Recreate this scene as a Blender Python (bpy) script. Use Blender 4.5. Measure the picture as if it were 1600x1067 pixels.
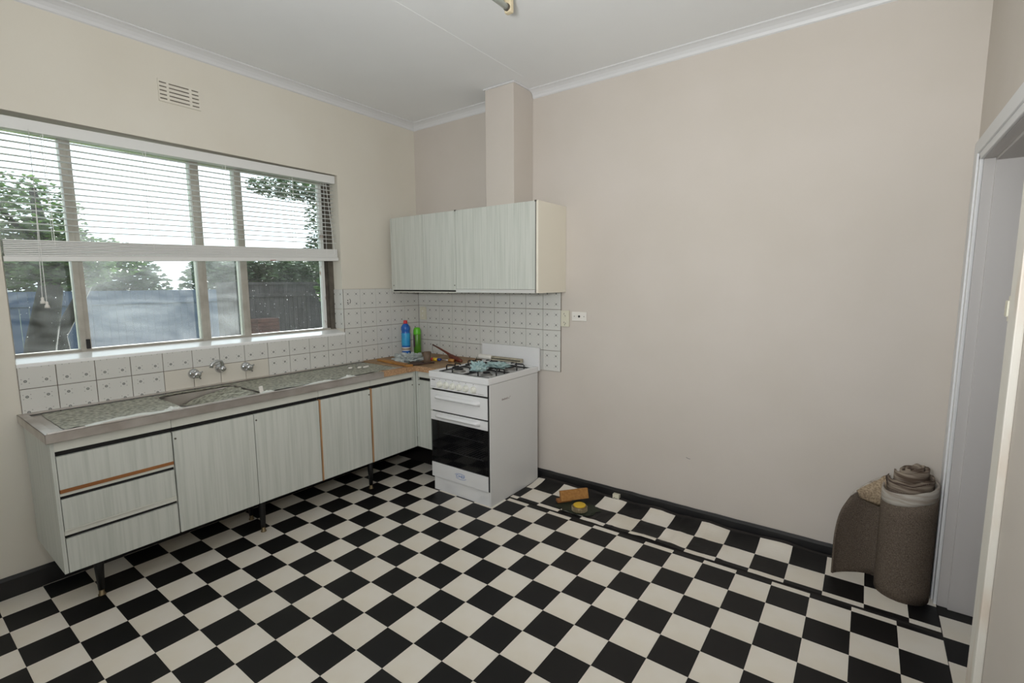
import bpy, bmesh, math, random
from mathutils import Vector, Matrix, noise
random.seed(7)
sc = bpy.context.scene
COL = sc.collection
for o in list(bpy.data.objects): bpy.data.objects.remove(o)

# ------------------------------------------------------------------ camera
CAM = Vector((3.291, -3.0674, 1.5072)); YAW, PIT, ROL = math.radians(36.1825), math.radians(-6.8717), math.radians(-.3064)
FPX = 758.7
fw = Vector((-math.sin(YAW)*math.cos(PIT), math.cos(YAW)*math.cos(PIT), math.sin(PIT)))
rt = Vector((math.cos(YAW), math.sin(YAW), 0)); up = rt.cross(fw)
r2 = math.cos(ROL)*rt + math.sin(ROL)*up; u2 = -math.sin(ROL)*rt + math.cos(ROL)*up
cd = bpy.data.cameras.new('camera'); cam = bpy.data.objects.new('camera', cd); COL.objects.link(cam)
cam.matrix_world = Matrix(((r2.x, u2.x, -fw.x, CAM.x), (r2.y, u2.y, -fw.y, CAM.y), (r2.z, u2.z, -fw.z, CAM.z), (0, 0, 0, 1)))
cd.sensor_width = 36; cd.lens = FPX/1600*36; cd.clip_start = .02; cd.clip_end = 300
sc.camera = cam

# ------------------------------------------------------------------ light and exposure
SUN = Vector((-.720, .605, .336)).normalized()
w = bpy.data.worlds.new('World'); sc.world = w; w.use_nodes = True
nt = w.node_tree; nt.nodes.clear()
out = nt.nodes.new('ShaderNodeOutputWorld'); bg = nt.nodes.new('ShaderNodeBackground'); nt.links.new(bg.outputs[0], out.inputs[0])
tc = nt.nodes.new('ShaderNodeTexCoord')
nrm = nt.nodes.new('ShaderNodeVectorMath'); nrm.operation = 'NORMALIZE'; nt.links.new(tc.outputs['Generated'], nrm.inputs[0])
dt = nt.nodes.new('ShaderNodeVectorMath'); dt.operation = 'DOT_PRODUCT'; nt.links.new(nrm.outputs[0], dt.inputs[0]); dt.inputs[1].default_value = SUN
mx = nt.nodes.new('ShaderNodeMath'); mx.operation = 'MAXIMUM'; nt.links.new(dt.outputs['Value'], mx.inputs[0]); mx.inputs[1].default_value = 0
pw = nt.nodes.new('ShaderNodeMath'); pw.operation = 'POWER'; nt.links.new(mx.outputs[0], pw.inputs[0]); pw.inputs[1].default_value = 90
mu = nt.nodes.new('ShaderNodeMath'); mu.operation = 'MULTIPLY_ADD'; nt.links.new(pw.outputs[0], mu.inputs[0]); mu.inputs[1].default_value = 9.0; mu.inputs[2].default_value = 2.6
nt.links.new(mu.outputs[0], bg.inputs['Strength']); bg.inputs['Color'].default_value = (.86, .94, 1, 1)
sd = bpy.data.lights.new('sun', 'SUN'); sd.energy = 24; sd.angle = math.radians(.6); sd.color = (1, .97, .92)
so = bpy.data.objects.new('sun', sd); COL.objects.link(so); so.rotation_euler = SUN.to_track_quat('Z', 'Y').to_euler()
def area(name, loc, target, sx, sy, power, col):
    l = bpy.data.lights.new(name, 'AREA'); l.shape = 'RECTANGLE'; l.size = sx; l.size_y = sy; l.energy = power; l.color = col
    o = bpy.data.objects.new(name, l); COL.objects.link(o); o.location = loc
    o.rotation_euler = (Vector(loc)-Vector(target)).to_track_quat('Z', 'Y').to_euler(); return o
area('bounced_flash', (3.0, -3.15, 1.66), (2.66, -1.85, 2.95), .3, .3, 54, (.975, .985, 1))
vs = sc.view_settings
vs.view_transform = 'Standard'; vs.look = 'None'; vs.exposure = 0; vs.gamma = 1; vs.use_curve_mapping = False

# ------------------------------------------------------------------ materials
def lin(c):
    return tuple(((v/255)/12.92 if v/255 <= .04045 else ((v/255+.055)/1.055)**2.4) for v in c) + (1,)
MATS = {}
def mat(name, rgb, rough=.5, metal=0, rgb2=None, scale=(8, 8, 8), detail=4, lo=.35, hi=.65, bump=0, bscale=None, bdist=.002, rand=0, spec=.5, transl=0):
    m = bpy.data.materials.new(name); m.use_nodes = True; n = m.node_tree; b = n.nodes['Principled BSDF']
    b.inputs['Base Color'].default_value = lin(rgb); b.inputs['Roughness'].default_value = rough; b.inputs['Metallic'].default_value = metal
    b.inputs['Specular IOR Level'].default_value = spec
    def noi(s, d):
        t = n.nodes.new('ShaderNodeTexCoord'); mp = n.nodes.new('ShaderNodeMapping'); mp.inputs['Scale'].default_value = s
        n.links.new(t.outputs['Object'], mp.inputs[0]); k = n.nodes.new('ShaderNodeTexNoise'); k.inputs['Scale'].default_value = 1
        k.inputs['Detail'].default_value = d; n.links.new(mp.outputs[0], k.inputs['Vector']); return k
    src = None
    if rgb2 is not None:
        k = noi(scale, detail); r = n.nodes.new('ShaderNodeValToRGB'); n.links.new(k.outputs[0], r.inputs[0])
        r.color_ramp.elements[0].position = lo; r.color_ramp.elements[1].position = hi
        r.color_ramp.elements[0].color = lin(rgb); r.color_ramp.elements[1].color = lin(rgb2); src = r.outputs[0]
    if rand:
        oi = n.nodes.new('ShaderNodeObjectInfo'); mr = n.nodes.new('ShaderNodeMapRange'); n.links.new(oi.outputs['Random'], mr.inputs[0])
        mr.inputs[3].default_value = 1-rand; mr.inputs[4].default_value = 1+rand*.4
        hs = n.nodes.new('ShaderNodeHueSaturation'); n.links.new(mr.outputs[0], hs.inputs['Value'])
        if src: n.links.new(src, hs.inputs['Color'])
        else: hs.inputs['Color'].default_value = lin(rgb)
        src = hs.outputs[0]
    if src: n.links.new(src, b.inputs['Base Color'])
    if bump:
        k = noi(bscale or scale, 3); bn = n.nodes.new('ShaderNodeBump'); bn.inputs['Strength'].default_value = bump; bn.inputs['Distance'].default_value = bdist
        n.links.new(k.outputs[0], bn.inputs['Height']); n.links.new(bn.outputs[0], b.inputs['Normal'])
    if transl:
        o = n.nodes['Material Output']; t = n.nodes.new('ShaderNodeBsdfTranslucent'); ms = n.nodes.new('ShaderNodeMixShader'); ms.inputs[0].default_value = transl
        if src: n.links.new(src, t.inputs[0])
        else: t.inputs[0].default_value = lin(rgb)
        n.links.new(b.outputs[0], ms.inputs[1]); n.links.new(t.outputs[0], ms.inputs[2]); n.links.new(ms.outputs[0], o.inputs[0])
    MATS[name] = m; return m
wallp = mat('wall_paint', (204, 196, 187), .75, rgb2=(200, 192, 182), scale=(2, 2, 2), bump=.15, bscale=(90, 90, 90), bdist=.001)
wallL = mat('wall_paint_left', (219, 214, 201), .75, rgb2=(215, 209, 195), scale=(2, 2, 2), bump=.15, bscale=(90, 90, 90), bdist=.001)
ceilm = mat('ceiling_paint', (236, 237, 237), .8, rgb2=(232, 233, 233), scale=(1.5, 1.5, 1.5))
white = mat('white_gloss_paint', (216, 216, 216), .45)
lining = mat('grey_white_lining', (190, 186, 183), .5)
archm = mat('worn_architrave_paint', (226, 222, 212), .5, rgb2=(212, 196, 178), scale=(5, 14, 3), lo=.52, hi=.75)
blackp = mat('black_skirting_paint', (20, 20, 22), .45, rgb2=(30, 29, 29), scale=(6, 6, 6), bump=.3, bscale=(20, 20, 20))
tileW = mat('vinyl_white', (232, 226, 215), .4, rgb2=(225, 216, 199), scale=(4, 4, 4), lo=.4, hi=.75, bump=.05, bscale=(60, 60, 60), rand=.03)
tileB = mat('vinyl_black', (15, 15, 16), .42, rgb2=(21, 20, 21), scale=(5, 5, 5), bump=.05, bscale=(60, 60, 60), spec=.3)
under = mat('floor_underlay', (40, 36, 34), .8)
mint = mat('woodgrain_laminate', (203, 205, 197), .45, rgb2=(187, 191, 182), scale=(70, 70, 2.2), detail=6, lo=.42, hi=.68)
pale = mat('pale_cabinet_paint', (214, 214, 204), .5, rgb2=(204, 204, 193), scale=(5, 5, 5))
cream = mat('cream_laminate', (230, 224, 208), .5)
rawwood = mat('raw_wood_edge', (178, 138, 98), .6, rgb2=(158, 116, 78), scale=(30, 8, 4))
brownwood = mat('brown_wood_edge', (158, 104, 56), .55, rgb2=(140, 88, 44), scale=(8, 4, 40))
gapm = mat('dark_gap', (14, 13, 12), .7)
chip = mat('chipboard', (196, 160, 122), .8, rgb2=(150, 112, 80), scale=(120, 120, 120), detail=2, bump=.4, bscale=(150, 150, 150))
benchw = mat('worktop_underboard', (168, 140, 108), .7, rgb2=(140, 112, 84), scale=(14, 14, 14))
steel = mat('stainless_steel', (206, 201, 196), .4, .85, rgb2=(182, 175, 168), scale=(7, 7, 7), bump=.08, bscale=(5, 80, 80))
chrome = mat('chrome', (210, 212, 214), .12, 1)
enamel = mat('stove_enamel', (228, 228, 228), .22, rgb2=(223, 223, 222), scale=(3, 3, 3))
enamel2 = mat('stove_side_enamel', (216, 216, 214), .25)
knobm = mat('knob_plastic', (224, 224, 214), .35)
black = mat('black_metal', (18, 18, 19), .45)
cavity = mat('oven_cavity', (9, 9, 9), .8)
printg = mat('grey_print', (110, 108, 108), .6)
printb = mat('blue_print', (60, 110, 180), .5)
groutm = mat('grout', (128, 118, 106), .9, rgb2=(100, 88, 76), scale=(20, 20, 20))
plaintile = mat('plain_cream_tile', (213, 208, 196), .25, rand=.02)
alu = mat('bronze_aluminium', (182, 178, 168), .45, .1, rgb2=(164, 159, 148), scale=(10, 10, 10))
alud = mat('dark_window_frame', (70, 64, 56), .55, rgb2=(96, 90, 80), scale=(12, 12, 12))
peel = mat('peeling_white_paint', (218, 218, 214), .6, rgb2=(150, 120, 100), scale=(25, 25, 12), lo=.6, hi=.68)
sillm = mat('sill_white_tile', (240, 240, 238), .2)
blindm = mat('blind_white', (240, 240, 238), .45, transl=.45)
blinds = mat('blind_rail_white', (222, 222, 218), .45)
cordm = mat('blind_cord', (236, 236, 232), .6)
plasticc = mat('cream_plastic', (214, 210, 190), .4)
plasticw = mat('white_plastic', (226, 222, 214), .35)
carpet = mat('carpet_pile', (118, 106, 94), .95, rgb2=(82, 72, 64), scale=(220, 220, 220), detail=2, lo=.3, hi=.7, bump=.8, bscale=(260, 260, 260), bdist=.004, spec=.1)
backing = mat('carpet_backing', (172, 154, 130), .9, rgb2=(128, 112, 92), scale=(120, 120, 120), spec=.1)
selv = mat('carpet_selvedge', (178, 172, 163), .85, rgb2=(140, 128, 116), scale=(9, 9, 70), lo=.42, hi=.72, spec=.1)
bluep = mat('blue_bottle_plastic', (38, 98, 178), .3)
cyanl = mat('cyan_label', (60, 170, 210), .4, rgb2=(40, 140, 200), scale=(20, 20, 20))
redp = mat('red_plastic', (200, 36, 44), .35)
greenp = mat('lime_cap', (96, 188, 40), .35)
greenc = mat('green_can', (62, 110, 28), .3, rgb2=(86, 140, 36), scale=(15, 15, 15))
darklab = mat('dark_label', (60, 44, 54), .4, rgb2=(90, 60, 70), scale=(40, 40, 40))
labw = mat('label_white', (220, 220, 214), .5)
labt = mat('label_tan', (150, 134, 120), .5)
bagm = mat('grey_plastic_bag', (150, 158, 158), .35, rgb2=(186, 192, 190), scale=(25, 25, 25))
ragm = mat('teal_rag', (140, 168, 170), .85, rgb2=(170, 190, 188), scale=(30, 30, 30))
cupm = mat('brown_cup', (110, 92, 74), .6, rgb2=(92, 76, 62), scale=(30, 30, 30))
tooldk = mat('dark_tool', (62, 44, 36), .6)
redwood = mat('red_brown_wood', (112, 54, 36), .45, rgb2=(90, 40, 28), scale=(20, 60, 60))
orangew = mat('orange_wood', (178, 128, 66), .6, rgb2=(156, 106, 50), scale=(8, 60, 60))
yellow = mat('yellow_plastic', (214, 176, 44), .4)
bluet = mat('blue_plastic', (40, 60, 130), .4)
emer = mat('green_scrap', (40, 130, 80), .5)
tapebody = mat('tape_rim', (120, 104, 78), .4, .4)
olive = mat('dark_green_scrap', (36, 44, 30), .6)
barm = mat('beige_bar', (176, 168, 148), .45, rgb2=(150, 142, 122), scale=(40, 8, 40))
# speckled contact film on the bench
film = mat('speckled_film', (176, 176, 160), .4, rgb2=(96, 97, 82), scale=(52, 52, 52), detail=8, lo=.4, hi=.64, bump=.35, bscale=(45, 45, 45), bdist=.004)
filme = mat('film_edge_and_glint', (212, 216, 210), .35)  # torn film, also the white strip added as a rim highlight
# outdoors
grass = mat('lawn', (82, 108, 42), .95, rgb2=(58, 86, 32), scale=(3, 3, 3))
bark = mat('bark', (38, 33, 29), 1, rgb2=(24, 21, 18), scale=(8, 8, 2), bump=.6, bscale=(12, 12, 3), bdist=.02)
leaf1 = mat('leaves_green', (66, 92, 36), .55, transl=.35, rgb2=(44, 68, 28), scale=(1.5, 1.5, 1.5))
leaf2 = mat('leaves_dark', (40, 58, 32), .55, transl=.25, rgb2=(56, 76, 38), scale=(1.5, 1.5, 1.5))
bluef = mat('blue_grey_fence_paint', (68, 80, 102), .9, rgb2=(60, 72, 94), scale=(1.5, 1.5, 1.5))
palem = mat('weathered_palings', (62, 57, 58), .95, rgb2=(48, 44, 45), scale=(10, 10, 2))
brick = mat('old_brick', (84, 54, 48), .95, rgb2=(66, 42, 38), scale=(6, 6, 6))

def motif_tile():
    m = bpy.data.materials.new('motif_tile'); m.use_nodes = True; n = m.node_tree; b = n.nodes['Principled BSDF']
    b.inputs['Roughness'].default_value = .2
    t = n.nodes.new('ShaderNodeTexCoord'); s = n.nodes.new('ShaderNodeSeparateXYZ'); n.links.new(t.outputs['Object'], s.inputs[0])
    def M(op, a, c=None):
        k = n.nodes.new('ShaderNodeMath'); k.operation = op
        for i, v in enumerate((a, c)):
            if v is None: continue
            if isinstance(v, (int, float)): k.inputs[i].default_value = v
            else: n.links.new(v, k.inputs[i])
        return k.outputs[0]
    P = .0765
    def q(x): return M('ABSOLUTE', M('MULTIPLY', M('SUBTRACT', M('FRACT', M('DIVIDE', x, P)), .5), P))
    qx, qz = q(s.outputs[0]), q(s.outputs[2])
    d = M('SQRT', M('ADD', M('POWER', qx, 2), M('POWER', qz, 2)))
    ring = M('MULTIPLY', M('LESS_THAN', d, .0066), M('ADD', .55, M('MULTIPLY', M('LESS_THAN', M('ABSOLUTE', M('SUBTRACT', d, .0048)), .0016), .45)))
    dd = M('SQRT', M('ADD', M('POWER', M('SUBTRACT', qx, .0135), 2), M('POWER', M('SUBTRACT', qz, .0105), 2)))
    dot = M('MULTIPLY', M('LESS_THAN', dd, .0023), .6)
    mk = M('MAXIMUM', ring, dot)
    mixn = n.nodes.new('ShaderNodeMix'); mixn.data_type = 'RGBA'; n.links.new(mk, mixn.inputs[0])
    mixn.inputs[6].default_value = lin((211, 210, 204)); mixn.inputs[7].default_value = lin((116, 118, 114))
    n.links.new(mixn.outputs[2], b.inputs['Base Color']); return m
motif = motif_tile()

def glassm(name, fog, scale, lo, hi, tint=(.93, .97, .97), spots=.0):
    m = bpy.data.materials.new(name); m.use_nodes = True; n = m.node_tree
    for k in list(n.nodes):
        if k.type != 'OUTPUT_MATERIAL': n.nodes.remove(k)
    o = [k for k in n.nodes if k.type == 'OUTPUT_MATERIAL'][0]
    tr = n.nodes.new('ShaderNodeBsdfTransparent'); tr.inputs[0].default_value = tint + (1,)
    gl = n.nodes.new('ShaderNodeBsdfGlossy'); gl.inputs['Roughness'].default_value = .02
    fr = n.nodes.new('ShaderNodeFresnel'); fr.inputs[0].default_value = 1.45
    ms = n.nodes.new('ShaderNodeMixShader'); n.links.new(fr.outputs[0], ms.inputs[0]); n.links.new(tr.outputs[0], ms.inputs[1]); n.links.new(gl.outputs[0], ms.inputs[2])
    tl = n.nodes.new('ShaderNodeBsdfTranslucent'); tl.inputs[0].default_value = (.86, .9, .93, 1)
    df = n.nodes.new('ShaderNodeBsdfDiffuse'); df.inputs[0].default_value = (.6, .63, .65, 1)
    m3 = n.nodes.new('ShaderNodeMixShader'); m3.inputs[0].default_value = .3; n.links.new(tl.outputs[0], m3.inputs[1]); n.links.new(df.outputs[0], m3.inputs[2])
    t = n.nodes.new('ShaderNodeTexCoord'); mp = n.nodes.new('ShaderNodeMapping'); mp.inputs['Scale'].default_value = scale
    n.links.new(t.outputs['Object'], mp.inputs[0])
    k = n.nodes.new('ShaderNodeTexNoise'); k.inputs['Scale'].default_value = 1; k.inputs['Detail'].default_value = 5; k.inputs['Distortion'].default_value = 1.6
    n.links.new(mp.outputs[0], k.inputs['Vector'])
    r = n.nodes.new('ShaderNodeMapRange'); n.links.new(k.outputs[0], r.inputs[0]); r.inputs[1].default_value = .3; r.inputs[2].default_value = .75
    r.inputs[3].default_value = lo; r.inputs[4].default_value = hi
    fac = r.outputs[0]
    if spots:
        v = n.nodes.new('ShaderNodeTexVoronoi'); v.inputs['Scale'].default_value = 38; n.links.new(t.outputs['Object'], v.inputs['Vector'])
        l = n.nodes.new('ShaderNodeMath'); l.operation = 'LESS_THAN'; n.links.new(v.outputs['Distance'], l.inputs[0]); l.inputs[1].default_value = spots
        a = n.nodes.new('ShaderNodeMath'); a.operation = 'MAXIMUM'; n.links.new(fac, a.inputs[0]); n.links.new(l.outputs[0], a.inputs[1]); fac = a.outputs[0]
    m2 = n.nodes.new('ShaderNodeMixShader'); n.links.new(fac, m2.inputs[0]); n.links.new(ms.outputs[0], m2.inputs[1]); n.links.new(m3.outputs[0], m2.inputs[2])
    n.links.new(m2.outputs[0], o.inputs[0]); return m
glassClear = glassm('glass_streaked', 1, (4, 4, 9), .0, .035, spots=.045)
glassFog = glassm('glass_soaped', 1, (3, 2.5, 7), .03, .105)
glassDirty = glassm('glass_dirty', 1, (5, 5, 5), .002, .012, spots=.055)
def ovenglass():
    m = bpy.data.materials.new('oven_glass'); m.use_nodes = True; n = m.node_tree; b = n.nodes['Principled BSDF']
    b.inputs['Base Color'].default_value = (.012, .012, .013, 1); b.inputs['Roughness'].default_value = .06
    tr = n.nodes.new('ShaderNodeBsdfTransparent'); tr.inputs[0].default_value = (.85, .85, .85, 1)
    ms = n.nodes.new('ShaderNodeMixShader'); ms.inputs[0].default_value = .48
    n.links.new(b.outputs[0], ms.inputs[1]); n.links.new(tr.outputs[0], ms.inputs[2]); n.links.new(ms.outputs[0], n.nodes['Material Output'].inputs[0]); return m
ovenG = ovenglass()

# ------------------------------------------------------------------ mesh helpers
def box(bm, x0, x1, y0, y1, z0, z1, bev=0):
    b2 = bmesh.new(); bmesh.ops.create_cube(b2, size=1)
    for v in b2.verts: v.co = Vector(((x0+x1)/2+v.co.x*(x1-x0), (y0+y1)/2+v.co.y*(y1-y0), (z0+z1)/2+v.co.z*(z1-z0)))
    if bev: bmesh.ops.bevel(b2, geom=b2.edges[:], offset=bev, segments=2, affect='EDGES', profile=.6)
    merge(bm, b2)
def merge(bm, b2, M=None):
    if M is not None: bmesh.ops.transform(b2, matrix=M, verts=b2.verts)
    vm = {v: bm.verts.new(v.co) for v in b2.verts}
    for f in b2.faces:
        try: bm.faces.new([vm[v] for v in f.verts])
        except ValueError: pass
    b2.free()
def B(*a, **k):
    bm = bmesh.new(); box(bm, *a, **k); return bm
def boxes(*lst, bev=0):
    bm = bmesh.new()
    for l in lst: box(bm, *l, bev=bev)
    return bm
def lathe(bm, prof, c, seg=20, axis='Z'):
    rings = []
    for r, z in prof:
        ring = []
        for i in range(seg):
            a = 2*math.pi*i/seg; p = Vector((r*math.cos(a), r*math.sin(a), z))
            if axis == 'X': p = Vector((p.z, p.x, p.y))
            if axis == '-Y': p = Vector((p.x, -p.z, p.y))
            ring.append(bm.verts.new(p+Vector(c)))
        rings.append(ring)
    for a, b in zip(rings, rings[1:]):
        for i in range(seg): bm.faces.new((a[i], a[(i+1) % seg], b[(i+1) % seg], b[i]))
    bm.faces.new(rings[0][::-1]); bm.faces.new(rings[-1])
def tube(bm, pts, r, seg=8):
    pts = [Vector(p) for p in pts]; rings = []; n = None
    for i, p in enumerate(pts):
        t = (pts[min(i+1, len(pts)-1)]-pts[max(i-1, 0)]).normalized()
        if n is None: n = t.orthogonal().normalized()
        n = (n-t*n.dot(t)).normalized(); b = t.cross(n); rr = r[i] if isinstance(r, (list, tuple)) else r
        rings.append([bm.verts.new(p+rr*(math.cos(2*math.pi*k/seg)*n+math.sin(2*math.pi*k/seg)*b)) for k in range(seg)])
    for a, b in zip(rings, rings[1:]):
        for k in range(seg): bm.faces.new((a[k], a[(k+1) % seg], b[(k+1) % seg], b[k]))
    bm.faces.new(rings[0][::-1]); bm.faces.new(rings[-1])
def T(pts, r, seg=8):
    bm = bmesh.new(); tube(bm, pts, r, seg); return bm
def grid(bm, nu, nv, f, thick=0):
    def sheet(off):
        return [[bm.verts.new(Vector(f(i/nu, j/nv))+Vector(off)) for j in range(nv+1)] for i in range(nu+1)]
    A = sheet((0, 0, 0))
    for i in range(nu):
        for j in range(nv): bm.faces.new((A[i][j], A[i+1][j], A[i+1][j+1], A[i][j+1]))
    if thick:
        Bk = sheet((0, 0, -thick))
        for i in range(nu):
            for j in range(nv): bm.faces.new((Bk[i][j+1], Bk[i+1][j+1], Bk[i+1][j], Bk[i][j]))
        for i in range(nu):
            bm.faces.new((A[i+1][0], A[i][0], Bk[i][0], Bk[i+1][0])); bm.faces.new((A[i][nv], A[i+1][nv], Bk[i+1][nv], Bk[i][nv]))
        for j in range(nv):
            bm.faces.new((A[0][j], A[0][j+1], Bk[0][j+1], Bk[0][j])); bm.faces.new((A[nu][j+1], A[nu][j], Bk[nu][j], Bk[nu][j+1]))
def prism(bm, prof, a, b, fn):     # prof: 2-D outline, fn(u, v, t) -> point
    A = [bm.verts.new(fn(u, v, a)) for u, v in prof]; Bk = [bm.verts.new(fn(u, v, b)) for u, v in prof]
    k = len(prof)
    for i in range(k): bm.faces.new((A[i], A[(i+1) % k], Bk[(i+1) % k], Bk[i]))
    bm.faces.new(A[::-1]); bm.faces.new(Bk)
def crumple(c, s, seed, amp=.35, freq=3.0, sub=4):
    bm = bmesh.new(); bmesh.ops.create_icosphere(bm, subdivisions=sub, radius=1)
    for v in bm.verts:
        p = v.co.copy(); o = Vector((seed*3.1, seed*7.7, seed))
        d = 1+amp*(abs(noise.noise(p*freq+o))*2-.6)+amp*.5*(abs(noise.noise(p*freq*2.3+o))*2-.6)
        p = p*d; z = p.z*s[2]
        v.co = Vector((c[0]+p.x*s[0], c[1]+p.y*s[1], c[2]+max(z, -.15*s[2])+.15*s[2]))
    return bm
ORG = {}
def mk(name, bm, m, parent=None, smooth=False, kind=None, label=None):
    bmesh.ops.recalc_face_normals(bm, faces=bm.faces[:])
    me = bpy.data.meshes.new(name)
    org = ORG.get(parent.name, Vector()) if parent else Vector()
    if org.length: bmesh.ops.translate(bm, vec=-org, verts=bm.verts)
    bm.to_mesh(me); bm.free(); me.materials.append(m)
    if smooth:
        for p in me.polygons: p.use_smooth = True
    o = bpy.data.objects.new(name, me); COL.objects.link(o)
    if parent: o.parent = parent
    ORG[o.name] = org
    if kind: o['kind'] = kind
    if label: o['label'] = label
    return o
def struct(name, bm, m, parent=None):
    o = mk(name, bm, m, parent); 
    if not parent: o['kind'] = 'structure'
    return o
def tag(o, label, cat, group=None):
    o['label'] = label; o['category'] = cat
    if group: o['group'] = group
    return o
def thing(name, loc, label, cat, group=None):
    o = bpy.data.objects.new(name, None); COL.objects.link(o); o.location = loc; o.empty_display_size = .05
    ORG[o.name] = Vector(loc); return tag(o, label, cat, group)
def single(name, bm, m, label, cat, smooth=False, group=None, kind=None):
    xs = [v.co for v in bm.verts]; lo = Vector([min(c[i] for c in xs) for i in range(3)]); hi = Vector([max(c[i] for c in xs) for i in range(3)])
    org = Vector(((lo.x+hi.x)/2, (lo.y+hi.y)/2, lo.z)); bmesh.ops.translate(bm, vec=-org, verts=bm.verts)
    o = mk(name, bm, m, None, smooth, kind); o.location = org; ORG[o.name] = org; return tag(o, label, cat, group)
def text_bm(s, size, M):
    cu = bpy.data.curves.new('t', 'FONT'); cu.body = s; cu.size = size; cu.extrude = .0006; cu.align_x = 'CENTER'; cu.align_y = 'CENTER'
    o = bpy.data.objects.new('t', cu); COL.objects.link(o); dg = bpy.context.evaluated_depsgraph_get(); dg.update()
    me = bpy.data.meshes.new_from_object(o.evaluated_get(dg)); bm = bmesh.new(); bm.from_mesh(me); bmesh.ops.transform(bm, matrix=M, verts=bm.verts)
    bpy.data.objects.remove(o); bpy.data.curves.remove(cu); bpy.data.meshes.remove(me); return bm
def px(p):
    d = Vector(p)-CAM; z = d.dot(fw)
    return (800+FPX*d.dot(r2)/z, 533.5-FPX*d.dot(u2)/z) if z > .05 else None

# ------------------------------------------------------------------ room shell
XR, YR, ZC = 3.645, -4.7, 2.875
WY0, WY1, WZ0, WZ1 = -2.615, -.79, 1.144, 2.318
floor = struct('floor', B(-.2, 4.6, YR-.2, .15, -.08, -.0025), under)
wl = struct('wall_left', boxes((-.2, 0, YR-.2, WY0, 0, ZC), (-.2, 0, WY1, .15, 0, ZC), (-.2, 0, WY0, WY1, 0, 1.11), (-.2, 0, WY0, WY1, WZ1, ZC)), wallL)
wb = struct('wall_back', B(0, 3.845, 0, .15, 0, ZC), wallp)
DY0, DY1, DZ = -1.035, -.2, 2.012
wr = struct('wall_right', boxes((XR, XR+.16, DY1+.016, 0, 0, ZC), (XR, XR+.16, DY0-.016, DY1+.016, DZ+.016, ZC), (XR, XR+.16, YR-.2, DY0-.016, 0, ZC)), wallp)
RX0, RX1, RZ0, RZ1 = 1.5, 3.2, 1.0, 2.2  # unseen opening, added in the rear wall to let daylight in
struct('wall_rear', boxes((0, RX0, YR-.15, YR, 0, ZC), (RX1, XR, YR-.15, YR, 0, ZC), (RX0, RX1, YR-.15, YR, 0, RZ0), (RX0, RX1, YR-.15, YR, RZ1, ZC)), wallp)
struct('wall_passage', boxes((4.5, 4.6, -1.8, .15, 0, ZC), (XR+.16, 4.6, .05, .15, 0, ZC), (XR+.16, 4.6, -1.9, -1.8, 0, ZC)), wallp)  # unseen box beyond the doorway, added to stop light leaking in
ce = struct('ceiling', B(-.2, 4.6, YR-.2, .15, ZC, ZC+.1), ceilm)
mk('cover_strip', B(1.285, 1.335, YR, -.25, ZC-.0012, ZC+.001), ceilm, ce)

COVE = [(0, 0), (.055, 0), (.055, -.006), (.04, -.012), (.024, -.022), (.012, -.036), (.007, -.05), (0, -.055)]
def cornice(name, a, b, fn):
    bm = bmesh.new(); prism(bm, COVE, a, b, fn); return struct(name, bm, white)
cornice('trim_1', YR, 0, lambda u, v, t: Vector((u, t, ZC+v)))
cornice('trim_2', 0, .99, lambda u, v, t: Vector((t, -u, ZC+v)))
cornice('trim_3', 1.25, XR, lambda u, v, t: Vector((t, -u, ZC+v)))
cornice('trim_4', YR, 0, lambda u, v, t: Vector((XR-u, t, ZC+v)))
fl = thing('flue_box', (1.12, -.12, 2.04), 'boxed-in cream flue running from wall cabinet up to ceiling', 'flue')
mk('casing', B(.995, 1.245, -.238, -.001, 2.04, ZC-.001, bev=.004), wallp, fl)
mk('top_bead', boxes((.984, 1.256, -.249, -.002, ZC-.012, ZC-.001), bev=.004), white, fl, label='thin white bead where the flue meets the ceiling')

def skirt(name, x0, x1, fn, h, seed):
    bm = bmesh.new(); n = 60
    for i in range(n):
        a, b = x0+(x1-x0)*i/n, x0+(x1-x0)*(i+1)/n
        ha = h+.004*noise.noise(Vector((a*9, seed, 0))); hb = h+.004*noise.noise(Vector((b*9, seed, 0)))
        v = [bm.verts.new(fn(t, d, z)) for t, hh in ((a, ha), (b, hb)) for d, z in ((0, 0), (.02, 0), (.02, hh-.012), (.008, hh), (0, hh))]
        for k in range(5): bm.faces.new((v[k], v[(k+1) % 5], v[5+(k+1) % 5], v[5+k]))
    return struct(name, bm, blackp)
skirt('baseboard_back', 0, XR, lambda t, d, z: Vector((t, -d, z)), .073, 1)
skirt('baseboard_left', YR, 0, lambda t, d, z: Vector((d, t, z)), .1, 2)
mk('scuff_mark', T([(2.42, -.0015, .396), (2.434, -.0015, .391), (2.446, -.0015, .39)], .0016, 5), printg, wb)

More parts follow.
